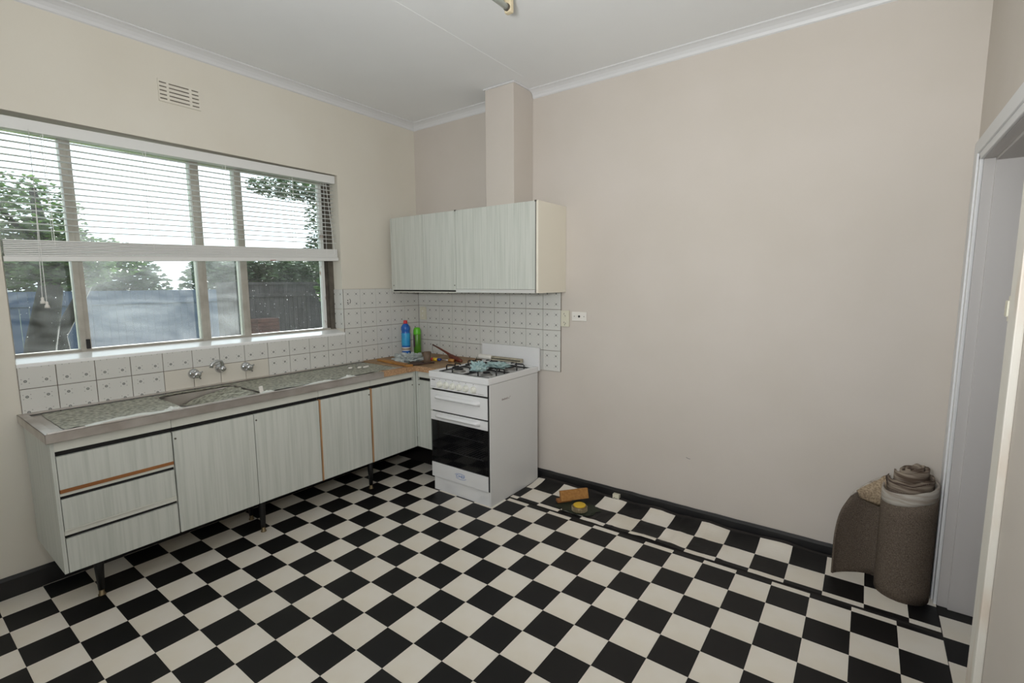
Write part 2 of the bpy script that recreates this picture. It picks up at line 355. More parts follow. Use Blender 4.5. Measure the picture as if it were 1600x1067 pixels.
# ------------------------------------------------------------------ vinyl floor
P = .165
def xl(i): return (i+10.146)*P
def yl(v): return (v-8.897)*P
def tilemesh(x0, x1, y0, y1):
    bm = bmesh.new(); g = .0003; x0 += g; x1 -= g; y0 += g; y1 -= g
    v = [bm.verts.new((x, y, z)) for z in (-.0024, 0) for x, y in ((x0, y0), (x1, y0), (x1, y1), (x0, y1))]
    bm.faces.new(v[4:])
    for k in range(4): bm.faces.new((v[k], v[(k+1) % 4], v[4+(k+1) % 4], v[4+k]))
    return bm
full = {}
for nm, m in (('b', tileB), ('w', tileW)):
    me = bpy.data.meshes.new('tile'); b_ = tilemesh(-P/2, P/2, -P/2, P/2); b_.to_mesh(me); b_.free(); me.materials.append(m); full[nm] = me
cells = []
SEAM = -.442
for i in range(-11, 12):
    for v in range(-20, 7):
        x0, x1, y0, y1 = xl(i), xl(i+1), yl(v), yl(v+1)
        cx0, cx1, cy0, cy1 = max(x0, .001), min(x1, XR-.001), max(y0, YR+.001), min(y1, SEAM if i >= -3 else -.021)
        if cx1-cx0 < .004 or cy1-cy0 < .004: continue
        isb = (i+(-v-1)) % 2 == 0
        pc = [px((x, y, 0)) for x, y in ((cx0, cy0), (cx1, cy0), (cx1, cy1), (cx0, cy1))]
        ar = 0
        if all(pc) and all(-60 < q[0] < 1560 and 640 < q[1] < 1120 for q in pc):
            ar = abs(sum(pc[k][0]*pc[(k+1) % 4][1]-pc[(k+1) % 4][0]*pc[k][1] for k in range(4)))/2
            if cx1 < .45 and cy0 > -2.6: ar *= .25
        cells.append((ar, cx0, cx1, cy0, cy1, isb, abs((cx1-cx0)*(cy1-cy0)-P*P) < 1e-6))
# beside the stove the main sheet runs up to the wall
for v in (6, 7, 8):
    pass
cells.sort(key=lambda c: -c[0])
rest = {True: bmesh.new(), False: bmesh.new()}
for k, (ar, x0, x1, y0, y1, isb, fullc) in enumerate(cells):
    if k < 300 and ar > 0:
        if fullc: o = bpy.data.objects.new('tile', full['b' if isb else 'w']); o.location = ((x0+x1)/2, (y0+y1)/2, 0); COL.objects.link(o); o.parent = floor
        else: mk('tile', tilemesh(x0, x1, y0, y1), tileB if isb else tileW, floor)
    else: merge(rest[isb], tilemesh(x0, x1, y0, y1))
for isb in rest: mk('tile_field', rest[isb], tileB if isb else tileW, floor, kind='stuff')

# loose strip of the same vinyl along the back wall, curling at the skirting
def curl(x, y):
    t = max(0, (y+.2)/.16); wv = noise.noise(Vector((x*5.5, y*6, 3)))
    e = max(0, (y+.41)/.4)
    bmp = .022*math.exp(-((x-2.33)/.11)**2-((y+.415)/.035)**2)
    return .0035+(.02+.012*wv)*t*t+max(0, .005*wv)*e+bmp*.6+.008*max(0, noise.noise(Vector((x*16, y*9, 5))))*(1 if 1.9 < x < 2.75 else .25)
strip = bmesh.new(); grid(strip, 90, 14, lambda u, v: (lambda x, y: (x, y, curl(x, y)-.0018))(1.34+(XR-.004-1.34)*u, -.426+(.426-.03)*v), .001)
strip = mk('vinyl_strip', strip, under, floor, label='loose strip of checkered vinyl curling up along the wall')
SP = .1645
for i in range(-7, 9):
    for j in range(-1, 2):
        x0, x1 = 2.383+SP*i, 2.383+SP*(i+1); y0, y1 = -.391+.168*j, -.391+.168*(j+1)
        x0, x1 = max(x0, 1.336), min(x1, XR-.003); y0, y1 = max(y0, -.4245), min(y1, -.038+.008*math.sin(i*2.1))
        if x1-x0 < .01: continue
        isb = (i+j) % 2 != 0
        bm = bmesh.new(); grid(bm, 8, max(2, int(8*(y1-y0)/.16)), lambda u, v: (lambda x, y: (x, y, curl(x, y)))(x0+(x1-x0)*u, y0+(y1-y0)*v), .0018)
        mk('tile', bm, tileB if isb else tileW, strip, smooth=False)
dp = mk('vinyl_offcut', B(XR-.001, 3.84, -2.2, -.185, -.0024, -.0015), under, floor, label='separate piece of checkered vinyl in the doorway')
for k in range(-1, 6):
    y1 = -.284-.1655*k; y0 = y1-.1655; y1 = min(y1, -.186)
    for x0, x1, par in ((XR+.001, 3.805, 0), (3.805, 3.84, 1)):
        if y1 > y0+.01 and y0 > -1.05: mk('tile', tilemesh(x0, x1, y0, y1), tileB if (k+par) % 2 else tileW, dp)

# ------------------------------------------------------------------ wall tiles
TS = .1535; ZR = [.852, 1.0055, 1.159, 1.3125, 1.466]
def wtile(w0, w1, h0, h1):
    b2 = bmesh.new(); bmesh.ops.create_cube(b2, size=1)
    for v in b2.verts: v.co = Vector(((w0+w1)/2+v.co.x*(w1-w0-.003), -.0035+v.co.y*.007, (h0+h1)/2+v.co.z*(h1-h0-.003)))
    ed = [e for e in b2.edges if all(v.co.y < -.005 for v in e.verts)]
    bmesh.ops.bevel(b2, geom=ed, offset=.0012, segments=1, affect='EDGES'); return b2
wt = bpy.data.meshes.new('tile'); b_ = wtile(-TS/2, TS/2, -TS/2, TS/2); bmesh.ops.recalc_face_normals(b_, faces=b_.faces[:]); b_.to_mesh(wt); b_.free(); wt.materials.append(motif)
wtp = wt.copy(); wtp.materials.clear(); wtp.materials.append(plaintile)
def puttile(parent, side, c, zc, cw0=-TS/2, cw1=TS/2, ch0=-TS/2, ch1=TS/2, plain=False):
    if (cw0, cw1, ch0, ch1) == (-TS/2, TS/2, -TS/2, TS/2): me = wtp if plain else wt
    else:
        me = bpy.data.meshes.new('tile'); b = wtile(cw0, cw1, ch0, ch1); bmesh.ops.recalc_face_normals(b, faces=b.faces[:]); b.to_mesh(me); b.free(); me.materials.append(motif)
    o = bpy.data.objects.new('tile', me); COL.objects.link(o); o.parent = parent
    if side == 'left': o.location = (.002, c, zc); o.rotation_euler = (0, 0, math.pi/2)
    elif side == 'back': o.location = (c, -.002, zc)
    else: o.location = (c, WY1-.002, zc)
H2 = TS/2
mk('grout', boxes((0, .0045, WY0, -.002, .852, 1.13), (0, .0045, WY1, -.002, 1.13, 1.466)), groutm, wl)
mk('grout', B(.0, 1.495, -.0045, 0, .852, 1.466), groutm, wb)
for k in range(18):
    yc = -.02-TS*(k+.5)
    for r in range(4):
        zc = ZR[r]+H2
        if k < 5: puttile(wl, 'left', yc, zc, cw1=H2+(.011 if k == 0 else 0))
        elif r == 0:
            c0 = -H2 if yc-H2 > WY0 else WY0-yc
            if c0 > H2-.02: continue
            puttile(wl, 'left', yc, zc, cw0=c0, plain=(9 <= k <= 12))
        elif r == 1:
            c0 = -H2 if yc-H2 > WY0 else WY0-yc
            if c0 > H2-.02: continue
            puttile(wl, 'left', yc, zc, cw0=c0, ch1=1.118-zc)
for k in range(-1, 9):
    xc = .112+TS*(k+.5)
    for r in range(4):
        puttile(wb, 'back', xc, ZR[r]+H2, cw0=(-H2 if k >= 0 else .008-xc))
for r in (2, 3): puttile(wl, 'reveal', -.055, ZR[r]+H2, cw0=-.045, cw1=.0635)
bm = bmesh.new()
for z in (1.379, 1.362): lathe(bm, [(.0045, 0), (.0045, .001)], (.0095, -.752, z), 8, 'X')
tube(bm, [(.0095, -.737+.010*math.sin(a), 1.372+.017*math.cos(a)) for a in [math.pi*k/8 for k in range(9)]], .002, 5)
mk('ink_smile', bm, mat('dark_ink', (60, 56, 52), .7), wl, label='small hand-drawn smiley in dark ink on a tile')

# ------------------------------------------------------------------ window
win = bpy.data.objects.new('window_1', None); COL.objects.link(win); win['kind'] = 'structure'
bm = bmesh.new(); prism(bm, [(-.2, 1.118), (.009, 1.112), (.0105, 1.116), (.0105, 1.127), (.008, 1.1305), (-.1, 1.1505), (-.2, 1.1505)], WY0, WY1, lambda u, v, t: Vector((u, t, v))); mk('sill', bm, sillm, win)
mk('frame', boxes((-.175, -.102, WY0, WY1, 1.1505, 1.1555), (-.165, -.112, WY0, WY1, 1.1555, 1.164), (-.175, -.102, WY0, WY1, 2.256, WZ1), (-.175, -.102, WY0, WY0+.018, 1.1555, 2.27), bev=.0015), alu, win)
mk('jamb', B(-.175, -.102, WY1-.042, WY1, 1.1555, 2.27, bev=.002), alud, win, label='dark brown metal window jamb')
mk('peeling_strip', B(-.15, -.115, WY1-.092, WY1-.07, 1.164, 2.262, bev=.002), peel, win, label='white strip of peeling paint')
mk('jamb_channel', B(-.15, -.123, WY1-.07, WY1-.042, 1.162, 2.265), alud, win)
for y0, y1 in ((-2.345, -2.298), (-1.748, -1.696), (-1.49, -1.442)):
    mk('mullion', boxes((-.165, -.107, y0, y1-(y1-y0)*.45, 1.1555, 2.262), (-.153, -.115, y1-(y1-y0)*.45, y1, 1.1555, 2.262), bev=.002), alu, win)
mk('latch', B(-.107, -.099, -2.323, -2.305, 1.166, 1.218, bev=.002), black, win, label='small black sash latch')
for (y0, y1, m, xx) in ((WY0+.018, -2.345, glassClear, -.137), (-2.298, -1.748, glassFog, -.13), (-1.696, -1.49, glassFog, -.137), (-1.442, WY1-.092, glassDirty, -.143)):
    mk('pane', B(xx, xx+.003, y0-.004, y1+.004, 1.16, 2.262), m, win)

# venetian blind
bl = thing('venetian_blind', (-.03, -1.7, 1.65), 'white slatted venetian blind drawn halfway up the kitchen window', 'blind')
def tz(y, s): return s*(y+1.7)
def slab(x0, x1, y0, y1, z0, z1, s, s2=None):
    bm = B(x0, x1, y0, y1, z0, z1, bev=.002)
    for v in bm.verts: v.co.z += tz(v.co.y, s if (s2 is None or v.co.z < (z0+z1)/2) else s2)
    return bm
YA, YB = -2.606, -.806
mk('headrail', slab(-.058, -.008, YA, YB, 2.246, 2.302, .0085), blinds, bl)
NS = 15
for k in range(NS):
    z = 2.225-.0308*k; s = .010+.014*k/NS
    bm = bmesh.new(); grid(bm, 1, 6, lambda u, v: (-.05+.034*v, YA+.006+(YB-YA-.012)*u, z+.0035*(1-(2*v-1)**2)+tz(YA+(YB-YA)*u, s)), .0008)
    mk('slat', bm, blindm, bl)
bm = bmesh.new()
for k in range(9):
    z = 1.678+.0078*k; s = .034-.0012*k; b2 = B(-.052+.002*(k % 2), -.012-.002*(k % 2), YA+.002, YB-.002, z, z+.0066, bev=.0012)
    for v in b2.verts: v.co.z += tz(v.co.y, s)
    merge(bm, b2)
mk('slat_stack', bm, blinds, bl, label='bundle of gathered slats resting on the bottom rail')
mk('bottom_rail', slab(-.054, -.01, YA-.003, YB+.003, 1.652, 1.677, .034), blinds, bl)
mk('rail_clip', slab(-.011, -.0085, -1.335, -1.295, 1.653, 1.659, .034), mat('pink_clip', (170, 120, 116), .5), bl, label='small pinkish clip under the rail')
for y in (-2.42, -2.0, -1.58, -1.14, -.9):
    mk('ladder_cord', boxes((-.0525, -.0515, y-.0012, y+.0012, 1.7, 2.25), (-.0135, -.0125, y-.0012, y+.0012, 1.7, 2.25)), cordm, bl)
mk('lift_cord', T([(-.006, -.885, 2.245), (-.004, -.868, 2.05), (-.002, -.845, 1.8), (-.004, -.838, 1.735), (-.01, -.85, 1.72)], .0018, 6), cordm, bl)
for y, z in ((-2.492, 1.43), (-2.478, 1.408)):
    c = mk('pull_cord', T([(-.005, -2.47, 2.25), (-.004, -2.476, 1.9), (-.004, y, z+.02)], .0014, 6), cordm, bl)
    bm = bmesh.new(); lathe(bm, [(.003, .032), (.006, .028), (.006, .016), (.009, .012), (.0105, 0)], (-.004, y, z-.012), 12); mk('tassel', bm, plasticw, c, True)

# ------------------------------------------------------------------ door opening on the right
door = bpy.data.objects.new('door_1', None); COL.objects.link(door); door['kind'] = 'structure'
def arch(y0, y1, m):
    return boxes((XR-.02, XR, min(y0, y1), max(y0, y1), 0, DZ+.085), bev=.004)
mk('architrave', boxes((XR-.02, XR, -.165, -.088, .001, DZ+.088), (XR-.013, XR, -.198, -.165, .001, DZ+.02), bev=.004), white, door)
mk('architrave', boxes((XR-.02, XR, DY0-.125, DY0-.03, .001, DZ+.088), (XR-.013, XR, DY0-.032, DY0, .001, DZ+.02), bev=.004), archm, door, label='worn cream architrave nearest the camera')
mk('architrave', boxes((XR-.02, XR, DY0-.03, -.165, DZ+.03, DZ+.088), (XR-.013, XR, DY0-.03, -.165, DZ, DZ+.032), bev=.004), white, door)
mk('jamb_lining', boxes((XR, XR+.16, DY1, DY1+.015, .001, DZ), bev=.002), lining, door)
mk('jamb_lining', boxes((XR, XR+.16, DY0-.015, DY0, .001, DZ), bev=.002), lining, door)
mk('jamb_lining', boxes((XR, XR+.16, DY0, DY1, DZ, DZ+.015), bev=.002), lining, door)
mk('door_stop', boxes((XR+.036, XR+.16, DY1-.012, DY1, .001, DZ), (XR+.036, XR+.16, DY0, DY1, DZ-.012, DZ), (XR+.036, XR+.16, DY0, DY0+.012, .001, DZ), bev=.002), lining, door)
mk('lock_keeper', boxes((XR-.016, XR+.02, DY0-.03, DY0+.008, 1.385, 1.462), (XR-.022, XR-.01, DY0-.02, DY0+.012, 1.4, 1.448), bev=.003), plasticc, door, label='cream metal keeper of a rim lock')

# wall vent
ve = thing('wall_vent', (.004, -1.81, 2.54), 'cream slotted air vent set high in the wall above window', 'vent')
vy0, vy1, vz0, vz1 = -1.917, -1.703, 2.535, 2.655
cols = [(-1.911, -1.876), (-1.864, -1.762), (-1.748, -1.712)]
bm = bmesh.new(); yb = [vy0]+[v for c in cols for v in c]+[vy1]
for a, b in zip(yb[::2], yb[1::2]): box(bm, .0015, .007, a, b, vz0, vz1)
for a, b in cols:
    for k in range(6):
        z0 = vz0 if k == 0 else vz0+.0135+.0215*(k-1)+.0065; z1 = vz1 if k == 5 else vz0+.0135+.0215*k
        box(bm, .0015, .007, a, b, z0, z1)
mk('grille', bm, wallL, ve); mk('dark_backing', B(.0005, .0014, vy0+.003, vy1-.003, vz0+.003, vz1-.003), mat('vent_shadow', (104, 96, 86), .9), ve)

# fluorescent light
li = thing('ceiling_light', (1.834, -1.7, ZC), 'bare fluorescent batten light on ceiling, only its end in view', 'light')
mk('batten', boxes((1.8, 1.87, -2.32, -1.085, ZC-.045, ZC-.001), bev=.006), mat('batten_enamel', (214, 208, 196), .4), li)
mk('tube', T([(1.834, -2.3, ZC-.085), (1.834, -1.095, ZC-.085)], .0135, 14), mat('unlit_tube', (224, 232, 228), .25), li, True)
for y in (-1.085, -2.31):
    h = mk('end_holder', boxes((1.815, 1.853, y-.014, y+.014, ZC-.106, ZC-.002), bev=.008), mat('holder_plastic', (214, 200, 168), .5), li)
    bm = bmesh.new(); lathe(bm, [(.016, 0), (.016, .012)], (1.834, y-.013, ZC-.085), 14, '-Y'); mk('end_cap', bm, alud, h)

# ------------------------------------------------------------------ sink bench
sb = thing('sink_bench', (.28, -1.65, .845), 'long stainless steel sink bench under window with mottled peeling film', 'sink')
BX = .56; SY0, SY1 = -2.635, -.655
hole = (.12, .47, -2.09, -1.685)
zt = .888; zi = .878
bm = boxes((BX-.002, BX, SY0, -.87, .847, zt), (BX-.03, BX, SY0, -.87, zt-.003, zt), (0.01, BX, SY0, SY0+.003, .847, zt), (0.01, BX-.03, SY0, SY0+.035, zt-.003, zt), (0.01, .05, SY0+.035, SY1, zt-.003, zt), bev=.001)
tube(bm, [(BX-.011, SY0+.01, zt-.001), (BX-.011, -2.4, zt+.0005), (BX-.014, -2.25, zt+.001), (BX-.011, -2.1, zt-.001), (BX-.011, -.88, zt-.001)], .0055, 12)
mk('rim', bm, steel, sb)
bm = boxes((.05, BX-.03, SY0+.035, hole[2], zi-.003, zi), (.05, BX-.03, hole[3], -.87, zi-.003, zi), (.05, BX-.055, -.87, SY1, zi-.003, zi), (.05, hole[0], hole[2], hole[3], zi-.003, zi), (hole[1], BX-.03, hole[2], hole[3], zi-.003, zi))
mk('drainer', bm, steel, sb)
bm = bmesh.new()
def basin(u, v):
    a = 2*math.pi*u; c, s = math.cos(a), math.sin(a); n = 5
    e = (abs(c)**n+abs(s)**n)**(-1/n); d = [1, .985, .95, .9, .7, .3, .0][int(round(v*6))]; z = [0, -.06, -.13, -.152, -.157, -.159, -.16][int(round(v*6))]
    return ((hole[0]+hole[1])/2+(hole[1]-hole[0])/2*c*e*d, (hole[2]+hole[3])/2+(hole[3]-hole[2])/2*s*e*d, zi+z)
grid(bm, 40, 6, basin); bmesh.ops.remove_doubles(bm, verts=bm.verts, dist=.0004)
mk('basin', bm, steel, sb, True)
def filmsheet(y0, y1, x0, x1, seed, n):
    bm = bmesh.new()
    def f(u, v):
        y = y0+(y1-y0)*u; e = x1+.012*noise.noise(Vector((y*9, seed, 0)))+.006*noise.noise(Vector((y*40, seed, 2)))
        x = x0+(e-x0)*v; lift = max(0, v-.86)/.14
        return (x, y+.004*noise.noise(Vector((x*20, seed, 7))), zi+.0012+.0016*(1+noise.noise(Vector((x*9, y*9, seed))))+lift*lift*(.006+.007*noise.noise(Vector((y*22, seed, 4)))))
    grid(bm, n, 16, f, .0006); return bm
fs = mk('film', filmsheet(SY0+.075, hole[2]-.004, .054, .515, 1, 50), film, sb, label='grey-green mottled film on the left drainer')
mk('film', filmsheet(hole[3]+.004, SY1-.01, .054, .497, 5, 90), film, sb, label='grey-green mottled film on the right drainer')
mk('film', filmsheet(hole[2]+.01, hole[3]-.01, .054, .117, 9, 40), film, sb)
def basinfilm(u, v):
    y = hole[2]+.03+(hole[3]-.012-hole[2]-.03)*u; x = hole[0]+.012+(hole[1]-hole[0]-.026)*v
    return (x, y+.012*noise.noise(Vector((v*6, 1, 1))), zi-.075+.075*min(1, u*1.15)**.6+.012*noise.noise(Vector((u*6, v*5, 8)))-.02*(1-v)*(1-u))
bm = bmesh.new(); grid(bm, 24, 20, basinfilm, .0006); mk('film', bm, film, sb, True)
for y0, y1, s, hh in ((-2.2, -2.1, 3, .03), (-1.72, -1.62, 4, .022), (-1.46, -1.2, 6, .02), (-1.2, -1.05, 11, .026)):
    bm = bmesh.new()
    grid(bm, 26, 5, lambda u, v: (.5+.022*v+.006*noise.noise(Vector((u*7, s, 0))), y0+(y1-y0)*u, zi+.004+hh*math.sin(math.pi*min(1, u*1.05))*(.5+.6*abs(noise.noise(Vector((u*6, s, v*2)))))*math.sin(math.pi*(.15+.8*v))), .0007)
    mk('torn_edge_and_glint', bm, filme, sb, label='whitish crumpled torn edge of the film')
bm = bmesh.new()
grid(bm, 40, 5, lambda u, v: (.527+.03*v-.006*math.sin(3*u), -2.5+.33*u, zt+.003+(.011*math.sin(math.pi*(.1+.85*u))+.003*noise.noise(Vector((u*12, 2, v))))*math.sin(math.pi*v)), .0007)  # raised white strip added to imitate the bright highlight on the rim
mk('torn_edge_and_glint', bm, filme, sb, label='long raised white strip added as a highlight along the front rim')
# drain grate
bm = bmesh.new(); lathe(bm, [(.038, 0), (.038, .003), (.03, .004)], ((hole[0]+hole[1])/2, (hole[2]+hole[3])/2-.05, zi-.1585), 20); mk('waste', bm, chrome, sb, True)

# corner worktop (bare chipboard)
cw = thing('corner_worktop', (.4, -.3, .848), 'bare chipboard worktop filling the corner between sink and stove', 'worktop')
mk('board', boxes((.01, BX-.008, -.65, -.01, .849, .886), (BX-.008, .779, -.565, -.01, .849, .886), bev=.0015), benchw, cw)
mk('raw_edge', boxes((BX-.008, BX-.004, -.649, -.57, .848, .887), (BX-.004, .779, -.57, -.5655, .848, .887)), chip, cw, label='crumbly raw chipboard front edge')
mk('packing', B(.505, BX-.004, -.869, -.656, .848, .8865), chip, sb, label='exposed chipboard where the steel edge is missing')
bm = B(.50, .523, -.79, -.66, .8868, .8895, bev=.001); mk('steel_sliver', bm, steel, sb)

# taps
def tapset(y, lab):
    t = thing('wall_tap', (.009, y, .97), lab, 'tap', 'taps over the sink')
    bm = bmesh.new(); lathe(bm, [(.031, 0), (.031, .006), (.024, .016), (.014, .02), (.013, .045)], (.0095, y, .97), 20, 'X'); mk('flange', bm, chrome, t, True)
    bm = bmesh.new(); lathe(bm, [(.012, 0), (.02, .006), (.02, .02), (.012, .026)], (.053, y, .97), 16, 'X')
    for k in range(4):
        a = k*math.pi/2+.5; tube(bm, [(.066, y+.012*math.cos(a), .97+.012*math.sin(a)), (.066, y+.032*math.cos(a), .97+.032*math.sin(a))], [.006, .0045], 8)
    mk('handle', bm, chrome, t, True)
tapset(-1.863, 'chrome wall tap to the left of the spout')
tapset(-1.556, 'chrome wall tap to the right of the spout')
t = thing('tap_spout', (.009, -1.71, .985), 'chrome swivel spout on tiles between the two taps', 'tap')
bm = bmesh.new(); lathe(bm, [(.031, 0), (.031, .006), (.024, .016), (.017, .02), (.016, .05), (.01, .055)], (.0095, -1.712, .983), 20, 'X'); mk('flange', bm, chrome, t, True)
mk('spout', T([(.045, -1.712, .988), (.047, -1.713, 1.012), (.053, -1.722, 1.03), (.062, -1.742, 1.037), (.07, -1.766, 1.034), (.076, -1.784, 1.022), (.078, -1.79, 1.002)], [.0115, .0115, .0105, .0095, .0095, .0095, .0105], 12), chrome, t, True)

# ------------------------------------------------------------------ base cabinets
FX = .53; ZB, ZD, ZT = .25, .776, .845
def legpart(t, x, y):
    bm = bmesh.new(); lathe(bm, [(.013, .03), (.024, ZB)], (x, y, 0), 14); l = mk('leg', bm, black, t, True)
    bm = bmesh.new(); lathe(bm, [(.016, .001), (.016, .006), (.0115, .008), (.0115, .03)], (x, y, 0), 14); mk('foot', bm, mat('brass_foot', (128, 112, 84), .4, .7) if 'brass_foot' not in MATS else MATS['brass_foot'], l, True)
def carcass(t, y0, y1, endp=False):
    g = .001
    mk('carcass', boxes((.03, FX-.022, y0+g, y0+.017, ZB, ZT), (.03, FX-.022, y1-.017, y1-g, ZB, ZT), (.03, FX-.022, y0+.017, y1-.017, ZB, ZB+.016), (.03, .036, y0+.017, y1-.017, ZB+.016, ZT-.12)), pale, t)
    mk('top_rail', B(FX-.02, FX-.002, y0+g, y1-g, .799, ZT, bev=.001), pale, t)
    mk('finger_channel', B(FX-.03, FX-.02, y0+g, y1-g, ZD-.02, .799), gapm, t, label='dark recessed finger channel above the fronts')
def doorf(t, y0, y1, pin, edge=None):
    d = mk('door', B(FX-.018, FX, y0+.002, y1-.002, ZB-.002, ZD, bev=.0012), mint, t)
    if edge: mk('edge_strip', B(FX-.019, FX+.0015, y0-.008, y0+.0015, ZB-.003, ZD+.004, bev=.001), rawwood, d, label='bare wooden edge of the door')
    if pin:
        yp = y0+.012 if pin < 0 else y1-.012
        bm = bmesh.new(); lathe(bm, [(.0045, 0), (.0045, .004), (.003, .006)], (FX, yp, ZD-.035), 10, 'X'); mk('pivot_pin', bm, alud, d)
t = thing('drawer_unit', (.28, -2.39, 0), 'pale mint three-drawer unit at the left end of bench', 'cabinet')
carcass(t, -2.615, -2.172)
mk('end_panel', B(.022, FX-.001, -2.619, -2.605, ZB-.002, ZT, bev=.001), mint, t)
for (z0, z1, em, eh) in ((.628, ZD, brownwood, .016), (.447, .583, pale, .008), (ZB-.002, .403, None, 0)):
    d = mk('drawer', B(FX-.018, FX, -2.603, -2.176, z0, z1, bev=.0012), mint, t)
    if em:
        mk('edge_strip', B(FX-.019, FX+.001, -2.603, -2.176, z0-eh, z0-.0003, bev=.001), em, d, label='brown wooden lower edge of the top drawer' if em is brownwood else None)
        mk('rail', B(FX-.03, FX-.004, -2.604, -2.175, z0-eh-.014 if em is brownwood else z0-eh-.02, z0-eh-.0005), pale, t)
        mk('finger_channel', B(FX-.03, FX-.012, -2.604, -2.175, z0-eh-.032, z0-eh-.014 if em is brownwood else z0-eh-.02), gapm, t)
legpart(t, .354, -2.468)
t = thing('sink_cabinet', (.28, -1.77, 0), 'pale mint two-door cabinet under the sink basin', 'cabinet')
carcass(t, -2.172, -1.366); doorf(t, -2.172, -1.771, -1); doorf(t, -1.771, -1.366, -1)
legpart(t, .386, -1.692); legpart(t, .17, -1.66)
t = thing('cupboard', (.28, -1.17, 0), 'pale mint single-door cupboard right of the sink cabinet, bare wooden door edge', 'cabinet', 'single-door base cupboards')
carcass(t, -1.366, -.97); doorf(t, -1.356, -.972, 1, True)
t = thing('cupboard', (.28, -.76, 0), 'pale mint single-door cupboard nearest the corner, facing right', 'cabinet', 'single-door base cupboards')
carcass(t, -.97, -.57); doorf(t, -.96, -.572, 1, True)
mk('corner_post', B(FX-.018, FX, -.57, -.546, ZB-.002, ZT, bev=.001), mint, t)
legpart(t, .409, -.906)
t = thing('corner_cabinet', (.66, -.3, 0), 'narrow pale mint corner cabinet tucked against the left of stove', 'cabinet')
FY = -.545
mk('carcass', boxes((.52, .536, FY+.02, -.03, ZB, ZT), (.76, .776, FY+.02, -.03, ZB, ZT), (.536, .76, FY+.02, -.03, ZB, ZB+.016)), pale, t)
mk('top_rail', B(FX+.022, .777, FY+.002, FY+.02, .799, ZT), pale, t)
mk('finger_channel', B(FX+.02, .777, FY+.02, FY+.03, ZD-.02, .799), gapm, t)
mk('stile', B(FX+.001, FX+.02, FY, FY+.018, ZB-.002, ZT, bev=.001), mint, t)
d = mk('door', B(FX+.0225, .777, FY, FY+.018, ZB-.002, ZD, bev=.0012), mint, t)
bm = bmesh.new(); lathe(bm, [(.0045, 0), (.0045, .004), (.003, .006)], (FX+.036, FY, ZD-.035), 10, '-Y'); mk('pivot_pin', bm, alud, d)
legpart(t, .69, -.4)

# ------------------------------------------------------------------ stove
SX0, SX1, SYF, SYB = .783, 1.326, -.638, -.055
st = thing('stove', (1.055, -.35, 0), 'white freestanding gas stove with black oven glass beside the corner cabinet', 'stove')
mk('body', boxes((SX0, SX0+.012, SYF+.03, SYB, .012, .84), (SX1-.012, SX1, SYF+.006, SYB, .0, .84), (SX0+.012, SX1-.012, SYB-.01, SYB, .012, .84), (SX0+.012, SX1-.012, SYF+.03, SYB, .1, .11), (SX0+.012, SX1-.012, SYF+.035, SYB, .56, .575), bev=.002), enamel2, st)
mk('black_trim', boxes((SX1-.014, SX1-.0055, SYF+.001, SYF+.03, .105, .84), (SX0+.006, SX1-.012, SYF+.012, SYF+.03, .585, .84), (SX0+.012, SX1-.012, SYF+.03, SYF+.035, .1, .2), (SX0+.012, SX1-.012, SYF+.03, SYF+.035, .54, .84)), black, st, label='black gaps around the stove doors')
mk('plinth', B(SX0+.012, SX1-.002, SYF+.008, SYF+.028, .0, .1, bev=.002), enamel, st)
hob = mk('hob', boxes((SX0-.003, SX1+.003, SYF-.012, SYF+.02, .842, .886), (SX0-.003, SX0+.022, SYF+.02, SYB, .842, .886), (SX1-.022, SX1+.003, SYF+.02, SYB, .842, .886), (SX0+.022, SX1-.022, SYB-.03, SYB, .842, .886), (SX0+.02, SX1-.02, SYF+.018, SYB-.028, .862, .87), bev=.0045), enamel, st)
mk('splashback', B(SX0-.002, SX1+.008, -.05, -.03, .85, 1.024, bev=.003), enamel, st)
pan = mk('control_panel', B(SX0, SX1-.014, SYF-.004, SYF+.02, .762, .84, bev=.003), enamel, st)
kx = [.882, .943, 1.005, 1.066, 1.128, 1.196]
for k, x in enumerate(kx):
    bm = bmesh.new(); lathe(bm, [(.025, 0), (.025, .004), (.019, .007), (.0185, .016), (.016, .019)], (x, SYF-.004, .797), 22, '-Y')
    kn = mk('knob', bm, knobm, st, True)
    mk('grip', B(x-.005, x+.005, SYF-.034, SYF-.018, .779, .815, bev=.002), knobm, kn)
    bm = bmesh.new(); lathe(bm, [(.0028, 0), (.0028, .0006)], (x-.002, SYF-.004, .8315), 8, '-Y'); mk('dial_mark', bm, printg, pan)
mk('maker_plate', B(SX0+.018, SX0+.052, SYF-.0055, SYF-.004, .8225, .8285), printg, pan, label='tiny dark maker plate')
for a_ in ((SX0+.40, SX0+.44, SYF-.0048, SYF-.004, .7735, .775), (SX0+.45, SX0+.5, SYF-.0048, SYF-.004, .772, .7735), (SX0+.01, SX0+.05, SYF-.0048, SYF-.004, .775, .7765)): mk('panel_print', B(*a_), printg, pan)
def handle(p, x0, x1, z):
    bm = bmesh.new()
    n = 12
    prof = []
    grid_pts = lambda u, v: (x0+(x1-x0)*u, SYF-.002-(.036*min(1, math.sin(math.pi*u)*6)**.5)*math.sin(math.pi*v)**.6, z+.016-.036*v)
    grid(bm, 24, 8, grid_pts); return mk('handle', bm, enamel, p, True)
gd = mk('grill_door', B(SX0, SX1-.014, SYF-.004, SYF+.012, .603, .749, bev=.003), enamel, st); handle(gd, SX0+.055, SX1-.075, .708)
od = mk('oven_door', B(SX0, SX1-.014, SYF-.004, SYF+.012, .104, .2125, bev=.003), enamel, st); mk('door_panel', B(SX0, SX1-.014, SYF-.004, SYF+.012, .531, .592, bev=.003), enamel, od); handle(od, SX0+.055, SX1-.075, .572)
mk('glass', B(SX0+.001, SX1-.015, SYF-.002, SYF+.004, .2125, .531), ovenG, od)
